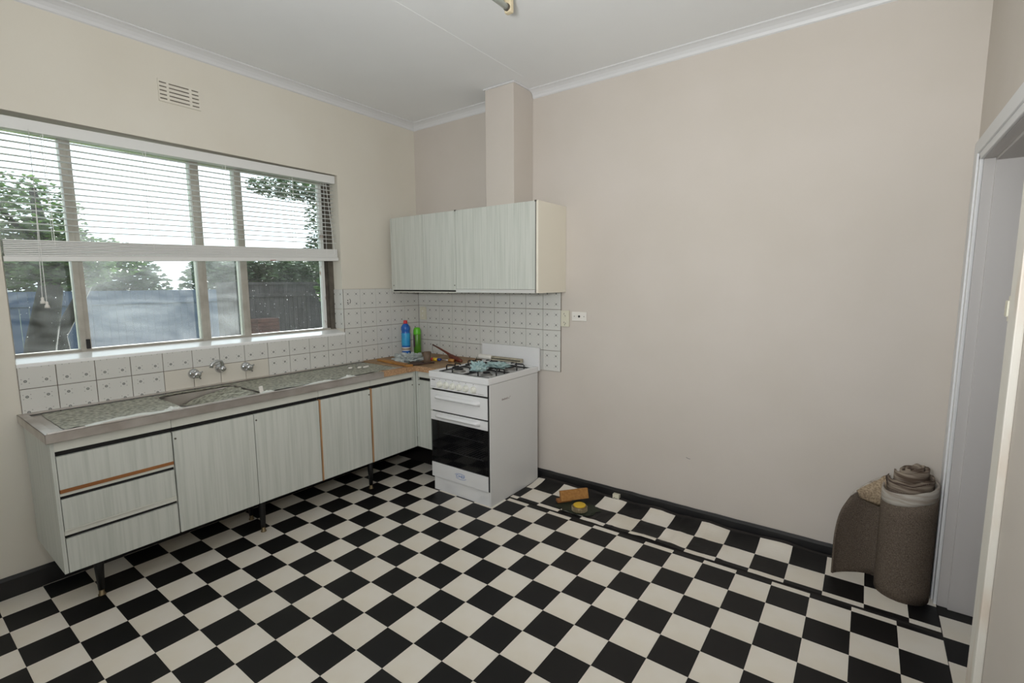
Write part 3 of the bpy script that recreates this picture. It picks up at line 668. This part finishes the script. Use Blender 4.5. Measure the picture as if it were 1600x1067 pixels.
mk('oven_cavity', boxes((SX0+.0125, SX0+.045, SYF+.0065, SYF+.0295, .2, .545), (SX1-.045, SX1-.0145, SYF+.0065, SYF+.0295, .2, .545), (SX0+.002, SX0+.0124, SYF+.0065, SYF+.0115, .2, .545), (SX0+.013, SX1-.013, -.16, -.155, .2, .54), (SX0+.013, SX0+.02, SYF+.04, -.16, .2, .54), (SX1-.02, SX1-.013, SYF+.04, -.16, .2, .54), (SX0+.013, SX1-.013, SYF+.04, -.16, .195, .2), (SX0+.013, SX1-.013, SYF+.04, -.16, .54, .545)), cavity, st)
for z in (.308, .435):
    bm = T([(SX0+.1, SYF+.02, z), (SX1-.07, SYF+.02, z)], .0032, 6)
    for k in range(12): tube(bm, [(SX0+.11+.03*k, SYF+.02, z), (SX0+.11+.03*k, -.2, z)], .0011, 5)
    mk('oven_rack', bm, mat('rack_wire', (215, 215, 215), .4, 0) if 'rack_wire' not in MATS else MATS['rack_wire'], st)
# badge
Mx = Matrix.Translation((1.062, SYF-.0045, .157)) @ Matrix.Rotation(math.pi/2, 4, 'X')
bdg = mk('badge', text_bm('CHEF', .027, Mx @ Matrix.Diagonal((1.3, 1, 1, 1))), printb, od, label='small blue oval maker badge')
bm = bmesh.new()
for s0, s1 in ((.12, .44), (.62, .94)):
    tube(bm, [(1.062+0.056*math.cos(2*math.pi*(s0+(s1-s0)*k/14)), SYF-.0042, .157+.02*math.sin(2*math.pi*(s0+(s1-s0)*k/14))) for k in range(15)], .0014, 5)
mk('badge_oval', bm, printb, od)
bm = bmesh.new()
for k in range(7):
    y = -.5+.0095*k; box(bm, SX1, SX1+.0006, y, y+.006, .712+.002*(k % 2), .726-.002*(k % 3))
tube(bm, [(SX1+.0005, -.432, .722), (SX1+.0005, -.424, .712), (SX1+.0005, -.416, .72)], .0012, 4); tube(bm, [(SX1+.0005, -.412, .724), (SX1+.0005, -.404, .727)], .0012, 4)
mk('scrawl', bm, mat('pale_ink', (140, 128, 124), .7), st, label='faint smudged writing on the stove side')
# burners and trivets
for x, y, r in ((.925, -.49, .036), (.925, -.22, .028), (1.185, -.49, .028), (1.185, -.22, .036)):
    bm = bmesh.new(); lathe(bm, [(r+.016, 0), (r+.014, .006), (r, .008), (r, .016)], (x, y, .8705), 20); bu = mk('burner', bm, mat('burner_ring', (150, 148, 144), .4, .6) if 'burner_ring' not in MATS else MATS['burner_ring'], st, True)
    bm = bmesh.new(); lathe(bm, [(r-.002, 0), (r-.002, .006), (r-.008, .009)], (x, y, .887), 20); mk('burner_cap', bm, black, bu, True)
def trivet(x0, x1):
    bm = bmesh.new(); y0, y1 = SYF+.055, SYB-.05; z = .914; r = .0048; xm = (x0+x1)/2; ym = (y0+y1)/2
    tube(bm, [(x0, y0, .876), (x1, y0, .876), (x1, y1, .876), (x0, y1, .876), (x0, y0, .876)], r, 6)
    tube(bm, [(x0, ym, .876), (x1, ym, .876)], r, 6)
    for yc in ((y0+ym)/2, (y1+ym)/2):
        for s in (-1, 1):
            xe = x0 if s < 0 else x1
            for dy in (-.045, .045): tube(bm, [(xe, yc+dy, .876), (xe, yc+dy, z-.008), (xe-s*.008, yc+dy, z), (xm+s*.05, yc+dy*.75, z), (xm+s*.042, yc+dy*.6, z-.005)], r, 6)
        for s in (-1, 1):
            ye = yc+s*.105; tube(bm, [(xm, ye, .876), (xm, ye, z-.008), (xm, ye-s*.008, z), (xm, yc+s*.038, z)], r, 6)
    return mk('trivet', bm, black, st, True)
trivet(SX0+.04, 1.048); trivet(1.062, SX1-.04)

# ------------------------------------------------------------------ wall cabinets
UZ0, UZ1, UY = 1.442, 2.037, -.367
UM = .803
t = thing('wall_cabinet', (.44, -.18, UZ0), 'pale mint two-door wall cabinet in the corner over tiles', 'cabinet', 'wall cabinets')
mk('carcass', boxes((.08, .096, UY+.02, -.008, UZ0, UZ1), (UM-.017, UM-.001, UY+.02, -.008, UZ0, UZ1), (.096, UM-.017, UY+.02, -.008, UZ0+.006, UZ0+.022), (.096, UM-.017, UY+.02, -.008, UZ1-.016, UZ1), (.096, UM-.017, -.014, -.008, UZ0+.02, UZ1-.016)), pale, t)
mk('side_stile', B(.08, .092, UY, UY+.02, UZ0, UZ1, bev=.001), mint, t)
for a, b, pz in ((.094, .457, -1), (.4585, UM-.002, 1)):
    d = mk('door', B(a+.001, b-.001, UY, UY+.018, UZ0+.014, UZ1, bev=.0012), mint, t)
    bm = bmesh.new(); lathe(bm, [(.004, 0), (.004, .004)], (a+.012 if pz < 0 else b-.012, UY, UZ0+.05), 8, '-Y'); mk('pivot_pin', bm, alud, d)
    mk('finger_channel', B(a+.002, b-.002, UY+.004, UY+.02, UZ0+.002, UZ0+.0135), gapm, t, label='dark finger gap below the door')
mk('bottom_edge', B(.093, UM-.002, UY+.002, UY+.02, UZ0-.006, UZ0+.0015), pale, t)
t = thing('wall_cabinet', (1.17, -.18, UZ0), 'pale mint single-door wall cabinet above stove with cream side', 'cabinet', 'wall cabinets')
mk('carcass', boxes((UM+.001, UM+.017, UY+.02, -.008, UZ0, UZ1), (UM+.017, 1.512, UY+.02, -.008, UZ0+.002, UZ0+.018), (UM+.017, 1.512, UY+.02, -.008, UZ1-.016, UZ1), (UM+.017, 1.512, -.014, -.008, UZ0+.018, UZ1-.016)), pale, t)
mk('side_panel', B(1.514, 1.53, UY+.002, -.002, UZ0-.003, UZ1+.002, bev=.001), cream, t, label='plain cream side panel')
mk('side_gap', B(1.5085, 1.5135, UY+.003, UY+.02, UZ0, UZ1), gapm, t)
mk('door', B(UM+.001, 1.508, UY-.001, UY+.018, UZ0+.022, UZ1, bev=.0012), mint, t)
mk('pull_strip', boxes((UM+.001, 1.508, UY-.006, UY+.016, UZ0-.004, UZ0+.0205), bev=.0025), mat('brushed_aluminium', (216, 214, 210), .35, .35), t, label='brushed metal strip along the lower edge')
for x, c in ((UM, t), (1.511, t)): mk('hinge', B(x-.006, x+.006, UY-.003, UY+.012, UZ1-.006, UZ1+.004), alud, c)

# ------------------------------------------------------------------ switches and sockets
def plate(name, x0, x1, z0, z1, m, lab, cat, dep=.012):
    t = thing(name, ((x0+x1)/2, -.001, z0), lab, cat); y0 = -.0095 if x1 < 1.49 else -.001
    mk('plate', B(x0, x1, y0-dep, y0, z0, z1, bev=.003), m, t); return t, y0-dep
t, y = plate('wall_switch', .036, .108, 1.184, 1.298, plasticc, 'cream switch plate on tiles above the green can', 'switch')
for z in (1.262, 1.22): mk('rocker', B(.064, .08, y-.004, y, z-.008, z+.008, bev=.002), plasticw, t)
t, y = plate('power_socket', 1.5, 1.566, 1.192, 1.308, plasticc, 'cream vertical power socket at the right edge of tiles', 'socket', .016)
bm = bmesh.new()
for dx, z, a in ((-.006, 1.284, .4), (.004, 1.27, -.4), (-.006, 1.222, .4), (.006, 1.216, -.4), (0, 1.206, 0), (-.004, 1.25, .5)):
    M_ = Matrix.Translation((1.532+dx, y-.0004, z)) @ Matrix.Rotation(a, 4, 'Y'); b2 = B(-.0014, .0014, -.0006, .0006, -.0055, .0055); merge(bm, b2, M_)
mk('pin_slots', bm, gapm, t); mk('rocker', B(1.524, 1.538, y-.003, y, 1.242, 1.262, bev=.002), plasticc, t)
t, y = plate('blank_outlet', 1.586, 1.703, 1.236, 1.301, plasticw, 'white horizontal outlet plate with black centre hole', 'outlet', .009)
bm = bmesh.new(); lathe(bm, [(.0085, 0), (.0085, .0008)], (1.645, y, 1.269), 14, '-Y'); mk('hole', bm, gapm, t)
for x in (1.607, 1.684):
    bm = bmesh.new(); lathe(bm, [(.0032, 0), (.0032, .0012)], (x, y, 1.269), 10, '-Y'); mk('screw', bm, alud, t)
t = thing('phone_socket', (1.968, -.03, .002), 'small cream socket box fixed low on black skirting', 'socket')
mk('box', B(1.944, 1.992, -.05, -.0205, .004, .046, bev=.003), plasticc, t)
mk('tape_print', boxes((1.951, 1.963, -.0507, -.05, .02, .023), (1.966, 1.98, -.0507, -.05, .016, .019)), gapm, t)

# ------------------------------------------------------------------ things on the corner worktop
ZW = .8878
t = thing('cleaner_bottle', (.12, -.27, ZW), 'blue cleaner bottle with red cap in the corner', 'bottle')
c = (.12, -.27, ZW)
bm = bmesh.new(); lathe(bm, [(.034, 0), (.037, .006), (.037, .2), (.034, .208), (.036, .222), (.039, .232), (.038, .25), (.026, .272), (.015, .28), (.014, .284)], c, 24); mk('bottle', bm, bluep, t, True)
bm = bmesh.new(); lathe(bm, [(.0165, .281), (.0175, .284), (.016, .306), (.014, .308)], c, 18); mk('cap', bm, redp, t, True)
bm = bmesh.new(); lathe(bm, [(.0374, .095), (.0376, .096), (.0376, .199), (.0374, .2)], c, 24); mk('label', bm, cyanl, t, True)
bm = bmesh.new(); lathe(bm, [(.0375, .05), (.0377, .051), (.0377, .079), (.0375, .08)], c, 24); mk('label', bm, labw, t, True)
bm = bmesh.new(); lathe(bm, [(.0378, .056), (.038, .057), (.038, .073), (.0378, .074)], c, 24); mk('label', bm, labt, t, True)
t = thing('spray_can', (.185, -.2, ZW), 'green spray can with lime cap beside the blue bottle', 'can')
c = (.185, -.2, ZW)
bm = bmesh.new(); lathe(bm, [(.03, 0), (.0325, .004), (.0325, .186), (.03, .192)], c, 22); mk('can', bm, greenc, t, True)
bm = bmesh.new(); lathe(bm, [(.0325, .1885), (.033, .192), (.031, .225), (.024, .243), (.012, .246)], c, 22); mk('cap', bm, greenp, t, True)
bm = bmesh.new(); grid(bm, 10, 4, lambda u, v: (c[0]+.0332*math.cos(-2.5+1.15*u), c[1]+.0332*math.sin(-2.5+1.15*u), ZW+.08+.1*v)); mk('label', bm, darklab, t, True)
single('plastic_bag', crumple((.31, -.42, ZW+.001), (.125, .115, .05), 3, .45, 2.6), bagm, 'crumpled grey plastic bag in front of the blue bottle', 'bag')
t = thing('cup', (.52, -.41, ZW), 'small brown cylindrical cup right of the grey bag', 'cup')
bm = bmesh.new(); lathe(bm, [(.025, 0), (.0275, .002), (.029, .086), (.0265, .086), (.025, .01)], (.52, -.41, ZW+.001), 22); mk('cup_wall', bm, cupm, t, True)
bm = bmesh.new(); M_ = Matrix.Translation((.345, -.592, ZW+.0085)) @ Matrix.Rotation(math.radians(-8), 4, 'Z'); merge(bm, B(-.22, .22, -.022, .022, -.008, .008, bev=.002), M_)
single('timber_strip', bm, orangew, 'orange-brown strip of timber lying in front of the grey bag', 'timber')
single('green_scrap', crumple((.5, -.585, ZW+.001), (.045, .028, .014), 8, .4, 3, 3), emer, 'small green scrap beside the timber strip', 'scrap')
bm = bmesh.new(); M_ = Matrix.Translation((.57, -.53, ZW+.01)) @ Matrix.Rotation(math.radians(62), 4, 'Z')
tube(bm, [M_ @ Vector(p) for p in ((-.12, 0, 0), (-.02, 0, .002), (.02, 0, .002), (.11, .01, 0))], [.009, .01, .007, .006], 10); single('dark_tool', bm, tooldk, 'dark brown tool handle lying beside the brown cup', 'tool', True)
bm = bmesh.new(); M_ = Matrix.Translation((.5, -.51, ZW+.012)) @ Matrix.Rotation(math.radians(20), 4, 'Z'); merge(bm, B(-.05, .05, -.035, .035, -.011, .006, bev=.004), M_)
single('tool_pouch', bm, tooldk, 'flat dark brown pouch between bag and cup', 'pouch')
t = thing('screwdriver', (.53, -.3, ZW), 'short screwdriver with red, yellow and blue handle behind the brown cup', 'screwdriver')
def seg(a, b, r, m, n):
    mk(n, T([a, b], r, 12), m, t, True)
A = Vector((.455, -.335, ZW+.014)); D = Vector((.86, .2, 0)).normalized()
seg(A, A+D*.045, .012, redp, 'handle'); seg(A+D*.0455, A+D*.085, .0135, yellow, 'handle'); seg(A+D*.0855, A+D*.115, .011, bluet, 'handle'); seg(A+D*.1155, A+D*.19, .0035, chrome, 'shaft')
seg(A+D*.19, A+D*.235, .0125, orangew, 'tip_guard')
t = thing('hand_brush', (.62, -.2, ZW), 'long-handled red-brown wooden brush propped against tiles', 'brush')
mk('handle', T([(.30, -.13, .985), (.4, -.155, .965), (.5, -.18, .942), (.57, -.2, .925)], [.006, .0075, .009, .012], 10), redwood, t, True)
mk('head', T([(.555, -.197, .925), (.59, -.21, .916), (.66, -.235, .909), (.72, -.255, .905), (.75, -.265, .9)], [.012, .021, .021, .018, .01], 12), redwood, t, True)
mk('hanging_wire', T([(.30, -.13, .985), (.312, -.15, .955), (.345, -.17, .915), (.33, -.18, .9)], .0016, 5), chrome, t)

# ------------------------------------------------------------------ things on the sink bench
t = thing('wall_plugs', (.26, -.86, zi), 'cluster of small white plastic bits with wires on bench', 'plugs')
for k, (dx, dy) in enumerate(((-.02, -.06), (.015, -.005), (.035, .03), (.028, .052))):
    bm = bmesh.new(); bmesh.ops.create_icosphere(bm, subdivisions=2, radius=1)
    for v in bm.verts: v.co = Vector((.26+dx+v.co.x*.011, -.86+dy+v.co.y*.019, zi+.0125+v.co.z*.008))
    p = mk('plug', bm, plasticw, t, True)
    mk('wire', T([(.26+dx, -.86+dy, zi+.016), (.23+dx, -.875+dy, zi+.034), (.2+dx, -.895+dy, zi+.05)], .0012, 5), chrome, p)
bm = bmesh.new(); M_ = Matrix.Translation((.49, -1.70, zi+.0255)) @ Matrix.Rotation(.12, 4, 'X'); merge(bm, B(-.004, .004, -.011, .011, -.02, .02, bev=.002), M_)
t = single('plastic_tag', bm, plasticw, 'small upright white plastic tag on the front rim of sink', 'tag')

# ------------------------------------------------------------------ things on the hob
single('rag', crumple((1.185, -.575, .919), (.058, .058, .055), 12, .5, 2.2), ragm, 'crumpled pale teal rag bunched at the front of the hob', 'rag', group='rags on the hob')
single('rag', crumple((1.2, -.38, .919), (.085, .075, .026), 21, .5, 2.4), ragm, 'flatter pale teal rag spread behind the bunched one on hob', 'rag', group='rags on the hob')
t = thing('metal_bar', (1.14, -.17, .918), 'beige metal bar with white plastic end lying across the hob', 'bar')
mk('bar', B(.98, 1.262, -.185, -.155, .921, .95, bev=.003), barm, t)
mk('slot', B(.985, 1.257, -.1863, -.185, .932, .938), gapm, t)
mk('end_sleeve', T([(.845, -.17, .938), (.86, -.17, .938), (.96, -.17, .938), (.979, -.17, .936)], [.016, .019, .019, .017], 14), plasticw, t, True)

# ------------------------------------------------------------------ things on the floor
def onfloor(bm2, c, ang, tilt=0):
    bm = bmesh.new(); merge(bm, bm2, Matrix.Translation(c) @ Matrix.Rotation(ang, 4, 'Z') @ Matrix.Rotation(tilt, 4, 'X')); return bm
single('scrap_sheet', crumple((1.80, -.305, .007), (.155, .1, .006), 31, .35, 2, 3), olive, 'dark green scrap sheet under tape measure and wood block', 'scrap')
t = thing('wood_block', (1.735, -.24, .01), 'orange wooden offcut tilted beside the tape measure', 'wood')
mk('block', onfloor(B(-.1, .1, -.016, .016, -.035, .035, bev=.002), (1.742, -.235, .056), math.radians(51), -.35), orangew, t)
mk('wedge', onfloor(B(-.05, .05, -.02, .02, -.009, .009, bev=.002), (1.69, -.285, .022), math.radians(51)), brownwood, t)
t = thing('tape_measure', (1.845, -.345, .012), 'round yellow tape measure lying on the vinyl floor', 'tape measure')
bm = bmesh.new(); lathe(bm, [(.045, 0), (.05, .004), (.05, .03), (.045, .034)], (1.845, -.345, .014), 28); mk('case', bm, tapebody, t, True)
bm = bmesh.new(); lathe(bm, [(.041, 0), (.041, .006), (.034, .01), (.012, .011)], (1.845, -.345, .0475), 24); mk('face', bm, yellow, t, True)
bm = bmesh.new()
for k in range(30):
    a = 2*math.pi*k/30; tube(bm, [(1.845+.0505*math.cos(a), -.345+.0505*math.sin(a), .017), (1.845+.0505*math.cos(a), -.345+.0505*math.sin(a), .043)], .0018, 4)
mk('ribs', bm, mat('tape_ribs', (170, 160, 130), .4), t)
single('string', T([(1.70, -.192, .014), (1.715, -.16, .016), (1.74, -.12, .02), (1.757, -.085, .026)], .0018, 5), black, 'thin dark string on the curled white tile near the stove', 'string')

# ------------------------------------------------------------------ carpet roll
cr = thing('carpet_roll', (3.515, -.18, 0), 'rolled brown carpet remnant standing by doorway with loose flap', 'carpet')
CX, CY, RO = 3.517, -.176, .108
TURN = 4.25; A0 = math.radians(150)
def spiral(s):       # s 0 outer .. 1 inner
    a = A0+s*TURN*2*math.pi; r = RO*(1-.8*s)
    return Vector((CX+r*math.cos(a), CY+r*math.sin(a), 0)), a
def topz(s):
    p, a = spiral(s)
    step = s*TURN
    base = .55 if step < 1.05 else (.585 if step < 2.05 else .622+.008*(step-2))
    k = 0 if step >= 1.05 else 1
    tilt = .03*math.cos(a-math.radians(20)) if k else .015*math.cos(a)
    return base+tilt+.008*noise.noise(Vector((s*40, 2, 1)))
def sheetmesh(fp, fz0, fz1, n, nz, th):
    bm = bmesh.new()
    rows = []
    for i in range(n+1):
        s = i/n; p = fp(s); d = (fp(min(1, s+.002))-fp(max(0, s-.002))).normalized(); nn = Vector((-d.y, d.x, 0))
        rows.append(([p+nn*th/2+Vector((0, 0, fz0(s)+(fz1(s)-fz0(s))*j/nz)) for j in range(nz+1)], [p-nn*th/2+Vector((0, 0, fz0(s)+(fz1(s)-fz0(s))*j/nz)) for j in range(nz+1)]))
    V = [([bm.verts.new(c) for c in a], [bm.verts.new(c) for c in b]) for a, b in rows]
    for i in range(n):
        for j in range(nz):
            bm.faces.new((V[i][0][j], V[i+1][0][j], V[i+1][0][j+1], V[i][0][j+1])); bm.faces.new((V[i][1][j+1], V[i+1][1][j+1], V[i+1][1][j], V[i][1][j]))
        bm.faces.new((V[i][0][nz], V[i+1][0][nz], V[i+1][1][nz], V[i][1][nz])); bm.faces.new((V[i+1][0][0], V[i][0][0], V[i][1][0], V[i+1][1][0]))
    for i in (0, n):
        for j in range(nz): bm.faces.new((V[i][0][j], V[i][0][j+1], V[i][1][j+1], V[i][1][j]))
    return bm
mk('roll', sheetmesh(lambda s: spiral(s)[0], lambda s: .002, lambda s: topz(s)-(.062 if s*TURN < 1.05 else .05), 260, 8, .009), carpet, cr, True)
S1 = 1.04/TURN
mk('selvedge', sheetmesh(lambda t: spiral(t*S1)[0], lambda t: topz(t*S1)-.066+.004*noise.noise(Vector((t*22, 0, 0))), lambda t: topz(t*S1)-.004, 90, 3, .0085), selv, cr, True, label='pale hessian edge round the outer layer')
mk('inner_layers', sheetmesh(lambda t: spiral(S1+t*(1-S1))[0], lambda t: topz(S1+t*(1-S1))-.06, lambda t: topz(S1+t*(1-S1)), 200, 3, .0085), mat('carpet_inner_layers', (146, 134, 120), .9, rgb2=(88, 74, 64), scale=(9, 9, 90), lo=.4, hi=.62, spec=.1), cr, True, label='dark rumpled inner layers of the roll')
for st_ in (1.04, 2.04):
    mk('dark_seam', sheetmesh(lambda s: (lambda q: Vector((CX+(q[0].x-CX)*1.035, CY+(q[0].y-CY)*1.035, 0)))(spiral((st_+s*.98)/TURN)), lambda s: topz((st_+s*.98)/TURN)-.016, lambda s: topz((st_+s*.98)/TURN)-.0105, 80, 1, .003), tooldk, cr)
# loose flap
FP = [Vector(p) for p in ((3.432, -.112, 0), (3.39, -.098, 0), (3.34, -.108, 0), (3.29, -.135, 0), (3.25, -.163, 0), (3.232, -.185, 0))]
def fpath(s):
    x = s*(len(FP)-1); i = min(int(x), len(FP)-2); f = x-i
    p0, p1, p2, p3 = FP[max(i-1, 0)], FP[i], FP[i+1], FP[min(i+2, len(FP)-1)]
    return .5*((2*p1)+(p2-p0)*f+(2*p0-5*p1+4*p2-p3)*f*f+(3*p1-p0-3*p2+p3)*f*f*f)
mk('flap', sheetmesh(fpath, lambda s: .003, lambda s: .565-.23*s-.16*s**5+.006*noise.noise(Vector((s*9, 4, 0))), 40, 10, .009), carpet, cr, True)
bm = bmesh.new()
def corner(u, v):
    q = fpath(.52-.44*u); zt_ = .565-.23*(.52-.44*u)
    drop = .012+(.15*u**.8)*(1 if u < .8 else (1-u)/.2*.6+.4)
    return Vector((q.x+.01*v, q.y-.008-.03*math.sin(math.pi*min(1, v*.75)), zt_+.006-drop*v+.012*math.sin(math.pi*v)))
grid(bm, 16, 10, corner, .005); mk('folded_corner', bm, backing, cr, True, label='folded-over corner showing pale backing')
mk('frayed_edge', T([fpath(x)+Vector((0, -.004, .566-.23*x)) for x in (.62, .5, .38, .25, .1)], [.004, .007, .008, .007, .004], 6), selv, cr)

# ------------------------------------------------------------------ garden outside the window
GZ = -.45
struct('ground', B(-60, -.2, -30, 40, GZ-.2, GZ), grass)
bm = bmesh.new()
for k in range(70): box(bm, -16.05, -16.02, -9+.2*k, -9+.2*k+.193, GZ, 1.33)
box(bm, -16.02, -15.98, -9, 5, .9, .98)
single('paling_fence', bm, bluef, 'blue-grey fence along the back of the garden', 'fence', kind='stuff')
fe = thing('paling_fence', (-8.6, 5.0, GZ), 'weathered dark paling fence seen through the right pane', 'fence')
bm = bmesh.new()
for k in range(52): box(bm, -8.62, -8.6, 1.9+.12*k, 1.9+.12*k+.112, GZ, 1.52+.02*random.random())
mk('palings', bm, palem, fe, kind='stuff'); mk('rail', B(-8.6, -8.55, 1.9, 8.1, 1.2, 1.29), palem, fe); mk('capping', B(-8.66, -8.54, 1.9, 8.1, 1.5, 1.56), palem, fe)
single('brick_pillar', boxes(*[(-8.3, -7.95, 2.45, 2.95, GZ+.09*k, GZ+.09*k+.08) for k in range(13)]), brick, 'low stack of old bricks before the paling fence', 'bricks')
def leaves(blobs, n, size, seed):
    R = random.Random(seed); bm = bmesh.new()
    for i in range(n):
        c, r = R.choice(blobs)
        while True:
            p = Vector((R.uniform(-1, 1), R.uniform(-1, 1), R.uniform(-1, 1)))
            if p.length < 1: break
        p = Vector((c[0]+p.x*r[0], c[1]+p.y*r[1], c[2]+p.z*r[2]))
        M_ = Matrix.Rotation(R.uniform(0, 6.3), 3, 'Z') @ Matrix.Rotation(R.uniform(-1.2, 1.2), 3, 'X'); s = size*R.uniform(.6, 1.3)
        q = [M_ @ Vector(k) for k in ((-s, 0, 0), (-s*.2, -s*.45, 0), (s, 0, -s*.1), (-s*.2, s*.45, 0))]
        bm.faces.new([bm.verts.new(p+k) for k in q])
    return bm
def tree(name, lab, trunk, rad, blobs, n, size, m, seed, branches=()):
    t = thing(name, trunk[0], lab, 'bush' if 'bush' in name else 'tree', None if 'bush' in name else 'garden trees')
    mk('trunk', T(trunk, rad, 10), bark, t, True)
    for b in branches: mk('branch', T(b, [.08, .05, .03], 7), bark, t, True)
    mk('foliage', leaves(blobs, n, size, seed), m, t, kind='stuff')
tree('garden_tree', 'leaning dark-trunked tree seen through the left pane', [(-10, -.95, GZ), (-10, -.85, .3), (-10, -.72, .9), (-10, -.6, 1.5), (-10.1, -.6, 2.4), (-10, -.7, 3.4)], [.26, .24, .22, .19, .13, .06],
     [((-10, -1.3, 1.95), (.9, 1.0, .5)), ((-9.8, -.3, 1.85), (.6, .75, .4)), ((-10.2, -.9, 2.9), (1.1, 1.0, .8)), ((-10.3, -2, 2.8), (.8, .8, 1.2)), ((-10, -.6, 2.3), (.9, .9, .5))], 9000, .075, leaf1, 3,
     [[(-10, -.6, 1.5), (-9.9, -.3, 2), (-9.8, 0, 2.6)], [(-10.1, -.6, 2.2), (-10.1, -1, 2.7), (-10.2, -1.4, 3.4)]])
tree('garden_tree', 'thin second tree with curved trunk right of the leaning one', [(-12.4, -.05, GZ), (-12.4, -.1, .3), (-12.4, .15, .8), (-12.4, .5, 1.5), (-12.4, .6, 2.4)], [.15, .14, .13, .11, .06],
     [((-12.5, .9, 2.2), (.9, 1.0, .5))], 1800, .075, leaf1, 5)
tree('garden_tree', 'overhanging dark tree at the right end of the window', [(-7.6, 6.2, GZ), (-7.6, 6.1, 1.5), (-7.5, 5.9, 3), (-7.5, 5.6, 4)], [.2, .18, .13, .06],
     [((-7.4, 4.0, 3.0), (.5, .55, .9)), ((-7.4, 3.9, 2.2), (.5, .5, .5)), ((-7.4, 3.1, 3.62), (.5, 1.0, .25)), ((-7.4, 4.7, 2.9), (.5, .5, .7))], 6500, .055, leaf2, 9)
tree('garden_bush', 'leafy green bush in front of the paling fence', [(-6.3, 3.45, GZ), (-6.3, 3.45, .5), (-6.3, 3.5, 1.1)], [.06, .05, .02],
     [((-6.3, 3.5, .9), (.45, .42, .62)), ((-6.3, 3.4, 1.4), (.4, .45, .4))], 2600, .05, leaf1, 11)
hg = thing('hedge', (-9.4, 4.2, GZ), 'dark hedge showing above the paling fence in right pane', 'hedge')
for y in (2.4, 4.2, 6.2): mk('stem', T([(-9.4, y, GZ), (-9.38, y+.05, .5), (-9.4, y, 1.7)], [.06, .05, .03], 7), bark, hg)
mk('foliage', leaves([((-9.4, 2.6, 1.75), (.5, 1.0, .38)), ((-9.4, 4.2, 1.8), (.5, 1.2, .42)), ((-9.4, 6.2, 1.9), (.5, 1.5, .6)), ((-9.4, 3.4, 1.75), (.5, 1.4, .4))], 8200, .075, 21), leaf2, hg, kind='stuff')
for k, (y, h, r) in enumerate(((-4.2, 1.6, 2.2), (-.7, 1.5, 1.9), (2.8, 1.45, 1.9), (6.3, 1.55, 1.9), (9.8, 1.5, 1.9))):
    tree('garden_tree', ('distant tree behind the blue-grey fence, leftmost', 'distant tree behind the fence, second from the left', 'distant tree behind the fence, middle of five', 'distant tree behind the fence, second from the right', 'distant tree behind the fence, rightmost of five')[k],
         [(-18.5, y, GZ), (-18.5, y, .4), (-18.5, y+.1, 1.2)], [.2, .17, .1], [((-18.5, y-.7, h-.1), (.8, .9, .9)), ((-18.5, y+.7, h), (.8, .9, .9)), ((-18.5, y, h+.5), (.8, 1.3, .8))], 2300, .15, leaf2, 30+k)
